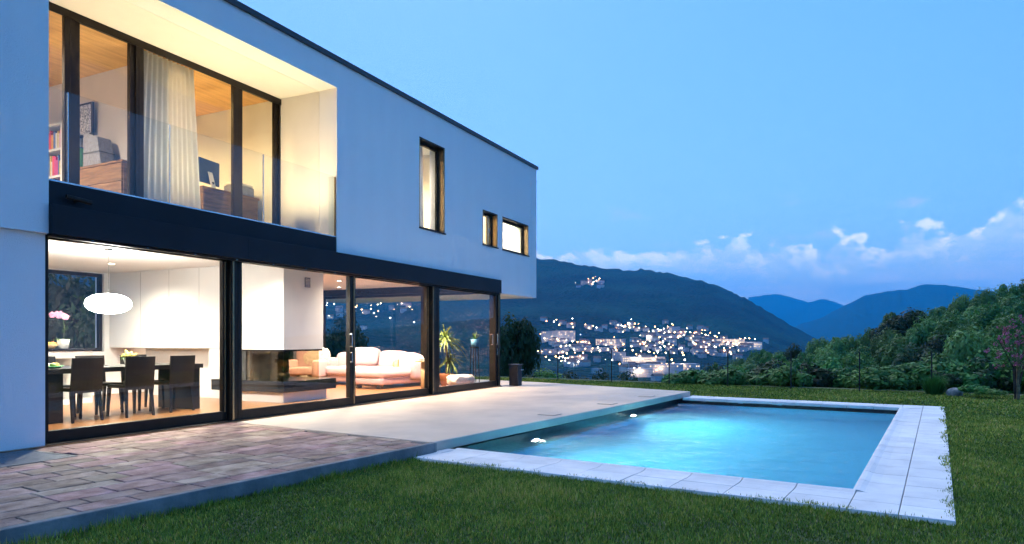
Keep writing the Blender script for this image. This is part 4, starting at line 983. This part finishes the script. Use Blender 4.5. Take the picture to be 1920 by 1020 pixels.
t = thing('low_shelf', 'low wooden shelf with dark blue boxes behind the yucca', 'shelf', (10.10, 1.95, FZ))
m = MB(); m.box(-.14, .14, -.45, -.42, 0, .62).box(-.14, .14, .42, .45, 0, .62).box(-.14, .14, -.42, .42, .02, .05).box(-.14, .14, -.42, .42, .30, .33).box(-.15, .15, -.46, .46, .621, .65); m.build('carcass', M['walnut'], t)
for i, y in enumerate((-.3, -.05, .22)): bx('storage_box', M['blue'], t, -.12, .1, y - .1, y + .1, .051, .25); bx('storage_box', M['bluepot'], t, -.12, .1, y - .09, y + .08, .331, .5)
t = thing('plant_stand', 'dark slim plant stand beside the sliding door', 'plant stand', (10.22, .50, FZ))
m = MB()
for x in (-.09, .09):
    for y in (-.09, .09): m.cyl((x, y, 0), (x * .7, y * .7, .93), .009, .009, 6)
m.build('legs', M['black'], t); MB().cyl((0, 0, .93), (0, 0, .95), .12, .12, 18).build('tray', M['black'], t)
t = thing('cactus_pot', 'spiky plant in a light blue pot on the slim stand by the door', 'plant', (10.22, .50, .965))
MB().lathe([(.0, 0), (.075, 0), (.105, .19), (.095, .19), (.0, .16)], n=18).build('pot', M['bluepot'], t, True); m = MB()
for i in range(14): leaf_strip(m, (0, 0, .17), i * 2.4, rnd.uniform(.16, .3), .016, rnd.uniform(.6, 1.45), .2)
m.build('leaves', M['leaf'], t)

# ------------------------------------------------------------------ upper rooms
UZ = 2.842
t = thing('bookcase', 'white open bookcase filled with red and orange books upstairs', 'bookcase', (2.24, 3.66, UZ))
m = MB(); m.box(-.15, .15, -.40, -.36, 0, 1.70).box(-.15, .15, .36, .40, 0, 1.70).box(.13, .15, -.36, .36, 0, 1.70)
for z in (.0, .42, .84, 1.26, 1.66): m.box(-.15, .129, -.36, .36, z, z + .035)
m.build('carcass', M['gloss_white'], t)
for z in (.036, .456, .876, 1.296):
    y = -.34
    while y < .30:
        w_ = rnd.uniform(.025, .06); h = rnd.uniform(.22, .33); o = bx('book', M[rnd.choice(['red', 'orange', 'magenta', 'paper', 'red', 'petal_y', 'blue'])], t, -.13, .08, y, y + w_ - .003, z, z + h); y += w_
t = thing('chest_of_drawers', 'brown wooden chest of drawers upstairs behind the glass', 'chest of drawers', (2.20, 2.28, UZ))
bx('carcass', M['walnut'], t, -.18, .20, -.62, .62, .05, .86); bx('top', M['walnut'], t, -.215, .205, -.64, .64, .861, .89)
for i in range(3): bx('drawer_front', M['walnut'], t, -.20, -.181, -.60, .60, .07 + i * .265, .325 + i * .265)
bx('plinth', M['wenge'], t, -.16, .18, -.6, .6, 0, .049)
t = thing('storage_box', 'grey fabric-covered box standing on the chest of drawers', 'box', (2.20, 2.52, UZ + .891))
m = MB(); m.add([(-.12, -.25, 0), (.12, -.25, 0), (.12, .20, 0), (-.12, .20, 0), (-.11, -.13, .46), (.11, -.13, .46), (.11, .20, .56), (-.11, .20, .56)], [(3, 2, 1, 0), (4, 5, 6, 7), (0, 1, 5, 4), (1, 2, 6, 5), (2, 3, 7, 6), (3, 0, 4, 7)]); m.build('shell', M['greyfab'], t, bevel=.01); bx('lid_band', M['steel'], t, -.123, .123, -.2, .205, .22, .235)
for i, (c, y) in enumerate((('paper', 2.80), ('red', 2.83), ('green', 2.755), ('blue', 2.865))):
    o = bx('book', M[c], None, -.09, .09, -.02, .018, 0, .22 + .05 * i); o.location = (2.15, y + .02, UZ + .891); tag(o, ['cream', 'red', 'green', 'blue'][i] + ' book standing beside the grey box upstairs', 'book', 'books on the chest of drawers')
t = thing('framed_print', 'dark-framed black and white print leaning on the rose wall upstairs', 'picture', (2.34, 3.08, UZ + 1.50), 0)
bx('frame', M['black'], t, -.015, .02, -.20, .20, 0, .52); bx('print', M['printp'], t, -.018, -.0152, -.17, .17, .03, .49)
t = thing('wall_intercom', 'white intercom panel on the rose partition wall upstairs', 'intercom', (2.405, 1.62, UZ + 1.38)); bx('case', M['gloss_white'], t, -.02, .013, -.06, .06, 0, .36); MB().lathe([(.0, .0), (.03, .0), (.028, .012)], n=14).build('speaker', M['steel'], t, loc=(-.022, 0, .27))
def curtain(name, label, x0, x1, y, z0, z1, folds, amp, flare=0):
    n = folds * 8; m = MB(); vs = []
    for s_, off in ((0, 0), (1, .006)):
        for j in range(5):
            q = j / 4; z = z1 + (z0 - z1) * q
            for i in range(n + 1):
                u = i / n; x = x0 + (x1 - x0) * u + flare * q * (u - .5) * 2; a = amp * (.6 + .4 * q)
                vs.append((x, y + off + a * math.sin(u * folds * 6.283 + .8 * math.sin(u * 9 + q)), z))
    w_ = n + 1; k = 5 * w_
    fs = [(j * w_ + i, j * w_ + i + 1, (j + 1) * w_ + i + 1, (j + 1) * w_ + i) for j in range(4) for i in range(n)] + [(k + j * w_ + i, k + (j + 1) * w_ + i, k + (j + 1) * w_ + i + 1, k + j * w_ + i + 1) for j in range(4) for i in range(n)]
    return tag(m.add(vs, fs).build(name, M['curtain'], None, True), label, 'curtain')
curtain('curtain', 'gathered sheer white curtain in the wide balcony pane', 2.12, 2.95, 1.36, UZ + .02, 5.30, 11, .035, .14)
curtain('curtain', 'pale curtain at the right side of the tall narrow window', 7.45, 7.80, .40, 3.0, 5.25, 5, .03, .05)
t = thing('desk', 'wooden desk with drawers upstairs behind the right balcony panes', 'desk', (3.85, 1.92, UZ))
bx('desk_top', M['walnut'], t, -.55, .62, -.34, .34, .74, .775); bx('drawer_unit', M['walnut'], t, .18, .60, -.32, .32, .02, .739); bx('leg', M['walnut'], t, -.53, -.49, -.32, .32, 0, .739); bx('modesty_panel', M['walnut'], t, -.489, .179, -.30, -.27, .2, .739)
for i in range(3): bx('drawer_front', M['walnut'], t, .20, .58, -.335, -.321, .05 + i * .23, .265 + i * .23)
t = thing('computer_monitor', 'dark blue back of a computer monitor on a silver stand upstairs', 'monitor', (3.60, 1.80, UZ + .776), R(10))
bx('shell', M['screen'], t, -.24, .24, -.01, .02, .10, .50, bevel=.008)
m = MB(); m.add([(-.06, -.10, 0), (.06, -.10, 0), (.06, -.095, .0), (-.06, -.095, 0), (-.05, -.02, .30), (.05, -.02, .30), (.05, -.012, .30), (-.05, -.012, .30)], [(3, 2, 1, 0), (4, 5, 6, 7), (0, 1, 5, 4), (1, 2, 6, 5), (2, 3, 7, 6), (3, 0, 4, 7)]); m.build('stand', M['gloss_white'], t)
bx('foot', M['gloss_white'], t, -.08, .08, -.10, .08, 0, .008)
o = MB().cyl((0, -.088, .11), (0, -.066, .12), .02, .02, 14).build('cable_hole', M['steel'], t)
t = thing('printer', 'small grey printer at the right end of the upstairs desk', 'printer', (4.20, 1.78, UZ + .776)); bx('body', M['greyfab'], t, -.2, .2, -.15, .15, .0, .17, bevel=.015); bx('paper_tray', M['paper'], t, -.14, .14, -.18, .0, .172, .18); bx('scanner_lid', M['gloss_white'], t, -.18, .18, -.14, .14, .181, .215, bevel=.008)
t = thing('headboard', 'grey upholstered bed headboard at the foot of the tall window', 'bed', (7.05, .95, UZ)); bx('headboard', M['greyfab'], t, -.3, -.2, -.3, 1.2, .0, 1.05, bevel=.02); bx('mattress', M['paper'], t, -.19, 1.5, -.25, 1.15, .25, .5, bevel=.05); bx('bed_frame', M['walnut'], t, -.19, 1.52, -.27, 1.17, .05, .249)

# ------------------------------------------------------------------ grass
def grass():
    g = np.random.default_rng(3); ca, sa = math.cos(PA), math.sin(PA)
    Vs = []; Ts = []
    for r0, r1, dens, w, h in ((3.6, 7, 7500, .0042, .032), (7, 10, 4800, .006, .032), (10, 14, 2400, .010, .032), (14, 23, 900, .018, .036)):
        n = int(math.pi * (r1 ** 2 - r0 ** 2) * 105 / 360 * dens)
        th = np.radians(g.uniform(-55, 50, n)); r = np.sqrt(g.uniform(r0 ** 2, r1 ** 2, n)); a = YAW - th
        x = CAM.x + r * np.cos(a); y = CAM.y + r * np.sin(a)
        dx, dy = x - P0[0], y - P0[1]; u = dx * ca + dy * sa; v = -dx * sa + dy * ca
        jag = .035 * np.sin(u * 9 + v * 5) * np.sin(u * 23 + v * 17) + .03 * np.sin(u * 3.1 - v * 4.3) + g.normal(size=n) * .02
        ok = (u > -13) & (u < 12.9) & ~((u > -.655 + jag) & (u < PL + .645 + jag) & (v > -PW - .645 + jag) & (v < .3))
        # keep clear of the kerb line and terrace
        k1, k2 = K1.x, K1.y; du, dv = x - k1, y - k2; kk = du * ku.x + dv * ku.y; vv = du * kv.x + dv * kv.y
        ok &= ~((kk <= .05) & (vv > -.075 + np.abs(jag) * .3))
        ed = (x > 2.0) & (y > -3.6 - (x - 2.1) * .113) & (x < 12.4 + (y + .2) * .2); ok &= ~(ed & (y < 2.35))
        ok &= ~((x > 2.0) & (x < 11) & (y > -3.6 - (x - 2.1) * .113)); ok &= ~((x > 10.9) & (y > -4.56) & (x < 10.93 + (y + 4.56) * .349) & (y < -.1))
        on = ((u > -.674) & (u < PL + .674) & (v > -PW - .674) & (v < .06))[ok]
        x, y = x[ok], y[ok]; n = len(x)
        nz = .7 * np.sin(x * 1.3 + 1.7 * np.sin(y * .9 + 1)) * np.sin(y * 1.1 + 1.3 * np.sin(x * .7)) + .5 * np.sin(x * 3.3 + 2 * np.sin(y * 2.1)) * np.sin(y * 2.9 + 2 * np.sin(x * 1.9))
        nz2 = np.sin(x * 7.1 + 2 * np.sin(y * 5.3)) * np.sin(y * 6.3 + 2 * np.sin(x * 4.1))
        kd = ((x - K1.x) * kv.x + (y - K1.y) * kv.y); edge = np.clip(1 - np.abs(kd + .11) / .09, 0, 1) * (x < 2.1); hh = h * g.uniform(.4, 1.2, n) * (1 + .25 * nz2 + .22 * nz) * (1 + 1.3 * edge); ang = g.uniform(0, 6.283, n); lean = g.uniform(.1, .9, n) * hh
        b = np.stack([x, y, np.where(on, CZP - .012, LZ)], 1); d = np.stack([np.cos(ang), np.sin(ang), np.zeros(n)], 1); pr = np.stack([-d[:, 1], d[:, 0], d[:, 2]], 1)
        tip = b + d * lean[:, None]; tip[:, 2] += hh; ww = (w * g.uniform(.6, 1.4, n))[:, None]
        Vs.append(np.stack([b - pr * ww, b + pr * ww, tip], 1).reshape(-1, 3)); nz3 = np.sin(x * 23 + 3 * np.sin(y * 17)) * np.sin(y * 19 + 3 * np.sin(x * 13)); Ts.append(np.clip(.46 + .17 * nz + .10 * nz2 + .08 * nz3 + g.normal(size=n) * .24, 0, 1))
    me = quads_mesh('grass', np.concatenate(Vs), np.concatenate(Ts), M['grass'], 3)
    o = bpy.data.objects.new('grass', me); col.objects.link(o); tag(o, 'short mown lawn grass around the pool', 'grass', kind='stuff')
grass()
# ------------------------------------------------------------------ haze over the valley
m = bpy.data.materials.new('haze_air'); m.use_nodes = True; nt = m.node_tree; nt.nodes.clear()
ho = N(nt, 'ShaderNodeOutputMaterial'); hv = N(nt, 'ShaderNodeVolumePrincipled'); hv.inputs['Color'].default_value = (.015, .44, 1, 1); hv.inputs['Density'].default_value = 1.75e-4; hv.inputs['Anisotropy'].default_value = .1
nt.links.new(hv.outputs[0], ho.inputs['Volume'])
tag(MB().box(-9500, 9500, -9500, 9500, -75, 640).build('haze', m), 'thin blue evening haze lying over the valley', kind='stuff')
